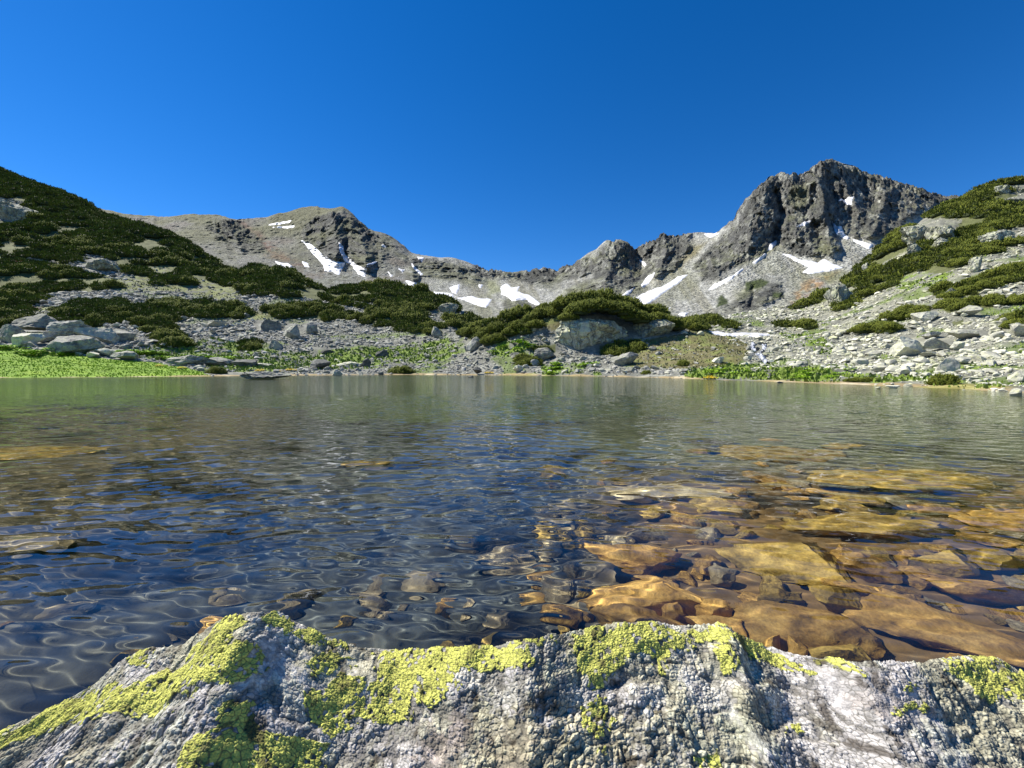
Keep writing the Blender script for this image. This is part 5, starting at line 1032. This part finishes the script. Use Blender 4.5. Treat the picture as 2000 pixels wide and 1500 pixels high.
# surface coordinates: along x and along the arc
wx_ = X0 + .0012 * vnoise(X0 * 90, arc * 90, 0, 420) + .006 * vnoise(X0 * 9, arc * 9, 0, 423); wy_ = arc + .0012 * vnoise(X0 * 90, arc * 90, 0, 421) + .006 * vnoise(X0 * 9, arc * 9, 0, 424)
f1, f2, ci = cells(wx_, wy_, .0066, 430); g1, g2, gi = cells(wx_, wy_, .0125, 440); e1, e2, ei = cells(wx_, wy_, .0034, 450)
coarse = sstep(1340, 1400, SPY) * sstep(-.2, .25, fbm(X0 * 5, arc * 5, 0, 2, 460)); coarse *= 1
fineb = np.sqrt(np.clip((f2 - f1) * 1.6, 0, 1)); coarb = np.sqrt(np.clip((g2 - g1) * 1.4, 0, 1)); tinyb = np.sqrt(np.clip((e2 - e1) * 1.5, 0, 1))
YEL = [[(235, 1292), (290, 1262), (312, 1274), (280, 1298)], [(-100, 1480), (0, 1425), (120, 1370), (220, 1340), (250, 1335), (300, 1320), (370, 1300), (400, 1235), (460, 1203), (480, 1215), (440, 1250), (500, 1260), (525, 1290), (490, 1330), (420, 1335), (350, 1362), (300, 1392), (200, 1400), (100, 1425), (0, 1450)],
 [(510, 1200), (545, 1196), (570, 1225), (545, 1235), (520, 1225)], [(560, 1232), (600, 1222), (645, 1243), (620, 1262)], [(600, 1292), (650, 1280), (690, 1290), (660, 1318), (610, 1312)], [(655, 1250), (685, 1258), (670, 1272), (650, 1265)],
 [(735, 1272), (800, 1268), (960, 1262), (1042, 1272), (1030, 1300), (960, 1312), (905, 1312), (865, 1372), (830, 1382), (800, 1350), (790, 1402), (760, 1412), (700, 1402), (690, 1430), (640, 1442), (598, 1400), (610, 1350), (680, 1322), (735, 1330), (745, 1300)],
 [(980, 1262), (1080, 1240), (1060, 1256), (1000, 1268)], [(1108, 1270), (1125, 1240), (1180, 1225), (1260, 1210), (1330, 1235), (1345, 1262), (1300, 1300), (1312, 1322), (1290, 1302), (1270, 1268), (1215, 1290), (1190, 1342), (1150, 1342), (1130, 1305)], [(1335, 1240), (1410, 1219), (1425, 1235), (1405, 1262), (1372, 1258)],
 [(1390, 1270), (1420, 1262), (1440, 1300), (1420, 1320), (1395, 1305)], [(1140, 1370), (1180, 1358), (1198, 1400), (1180, 1442), (1145, 1432)], [(1425, 1240), (1470, 1253), (1545, 1290), (1592, 1312), (1540, 1312), (1480, 1284)], [(1595, 1300), (1632, 1282), (1680, 1312), (1702, 1336), (1640, 1308)],
 [(1735, 1385), (1765, 1380), (1790, 1368), (1802, 1385), (1760, 1398)], [(1765, 1345), (1790, 1340), (1790, 1352), (1768, 1355)], [(1845, 1302), (1880, 1288), (1945, 1288), (1965, 1310), (2100, 1330), (2100, 1390), (2000, 1372), (1955, 1352), (1940, 1372), (1902, 1352)], [(355, 1500), (380, 1440), (430, 1425), (440, 1395), (500, 1392), (530, 1430), (585, 1440), (640, 1450), (600, 1600), (340, 1600)],
 [(1365, 1480), (1395, 1465), (1412, 1500), (1412, 1600), (1365, 1600)], [(1170, 1455), (1190, 1452), (1190, 1475), (1172, 1475)], [(1540, 1415), (1565, 1412), (1568, 1428), (1545, 1430)], [(430, 1382), (500, 1372), (505, 1405), (440, 1412)]]
jit = (ci - .5) * 22; jn = fbm(X0 * 30, arc * 30, 0, 3, 470)
yel = anyin(SPX + jit + jn * 22, SPY + (gi - .5) * 10 + jn * 12, YEL) & (ci + .30 * fbm(X0 * 22, arc * 22, 0, 3, 471) + .35 * fbm(X0 * 75, arc * 75, 0, 3, 472) > .08)
yel |= (T < 0) & (T > -.5) & (fbm(X0 * 9, 0, 0, 3, 475) > .05)
yf = yel.astype(np.float32)
qn = fbm(X0 * 8 + 9, arc * 8, 0, 4, 480); smooth_ = sstep(.26, .5, qn + .25 * fbm(X0 * 40, arc * 40, 0, 3, 481)) * (1 - yf)
relief = relief + yf * (.0008 + .0015 * fineb * (.4 + ci) + .0008 * tinyb) + (1 - yf) * ((1 - smooth_ * .8) * ((1 - coarse) * .0026 * fineb * (.3 + ci) + coarse * (.0058 * coarb * np.clip(gi * 1.6 - .3, 0, 1) + .002 * fineb))) + .0013 * tinyb + .0055 * fbm(X0 * 40, arc * 40, 0, 4, 490) - (1 - yf) * .0035 * sstep(.1, .5, fbm(X0 * 28, arc * 28, 0, 3, 491, True)) * (1 - smooth_)
# outward normal in the profile
dD = np.gradient(Dp, axis=0); dZ = np.gradient(Zp, axis=0); ln_ = np.hypot(dD, dZ) + 1e-9; nY, nZ = dZ / ln_, -dD / ln_
flip = np.where(nZ < 0, -1, 1); ny_, nz_ = nY * flip, nZ * flip; ny_ = np.where(np.abs(T) < .01, 0, ny_)
XR, YR, ZR = X0, Dp + ny_ * relief, Zp + nz_ * relief
C = np.ones(XR.shape + (3,), np.float32) * np.array((.52, .51, .47), np.float32)
cj = (ci - .5) * .22; z1 = fbm(X0 * 7 + 3, arc * 7, 0, 4, 500) + cj; z2 = fbm(X0 * 16, arc * 16, 0, 4, 501) + cj; z3 = fbm(X0 * 8 - 4, arc * 8, 0, 4, 502) + cj; z4 = fbm(X0 * 11 + 7, arc * 11, 0, 4, 503) + cj
C = mixv(C, (.55, .54, .52), smooth_); C = mixv(C, (.19, .19, .18), sstep(.12, .18, z1 + .3 * z2) * (1 - smooth_) * .75); C = mixv(C, (.40, .39, .28), sstep(.08, .14, z4) * .7); C = mixv(C, (.46, .45, .47), sstep(.16, .22, -z4) * .8); C = mixv(C, (.44, .41, .28), coarse * sstep(.0, .1, z3) * .8); C = mixv(C, (.30, .23, .19), sstep(.3, .38, z3) * sstep(1300, 1420, SPY) * (1 - coarse * .5) * .5)
C = mixv(C, (.42, .45, .36), sstep(.1, .4, z2) * .5)
C *= (.72 + .5 * np.where(coarse > .5, gi, ci))[..., None]; C *= (1 + .45 * fbm(X0 * 110, arc * 110, 0, 3, 505))[..., None]
yc = np.array((.56, .58, .14), np.float32) * (.68 + .4 * ci)[..., None] * (1 + .15 * z2)[..., None]; C = np.where(yel[..., None], yc, C)
gap = np.where(coarse > .5, 1 - sstep(.02, .22, g2 - g1), 1 - sstep(.02, .20, f2 - f1)) * (1 - smooth_ * .6); C = mixv(C, (.06, .058, .045), gap * np.where(yel, .8, .75)); C = mixv(C, (.10, .095, .085), (1 - yf) * sstep(.25, .55, fbm(X0 * 28, arc * 28, 0, 3, 491, True)) * (1 - smooth_) * .6)
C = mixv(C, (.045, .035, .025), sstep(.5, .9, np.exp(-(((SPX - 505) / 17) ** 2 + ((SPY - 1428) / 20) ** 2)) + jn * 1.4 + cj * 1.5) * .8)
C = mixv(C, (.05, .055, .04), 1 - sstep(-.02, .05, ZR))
C *= np.array((1.04, 1.0, .92), np.float32)
M_LICH = colmat('lichen_crusted_stone', .9, 240, .25, .0012, spec=.25)
rk = npmesh('foreground_boulder', np.stack([XR, YR, ZR], -1), gridfaces(*XR.shape), M_LICH, C, props=dict(label='large grey foreground boulder crusted with yellow-green map lichen', cat='boulder'))

# ground far below and behind, reaching the horizon
g = np.array([(-9000, -9000), (9000, -9000), (9000, 9000), (-9000, 9000)], float)
rr = np.concatenate([[0], np.geomspace(5, 9000, 40)]); aa = np.linspace(0, 2 * np.pi, 65); RR, AA = np.meshgrid(rr, aa, indexing='ij')
npmesh('ground', np.stack([RR * np.sin(AA), RR * np.cos(AA), -6 - RR * .01], -1), gridfaces(*RR.shape), M_TERR, np.ones((RR.size, 3)) * (.14, .14, .08), props=dict(kind='structure'))
for o in bpy.data.objects:
    if o.type == 'MESH' and len(o.data.materials) == 0: o.data.materials.append(M_GREY)
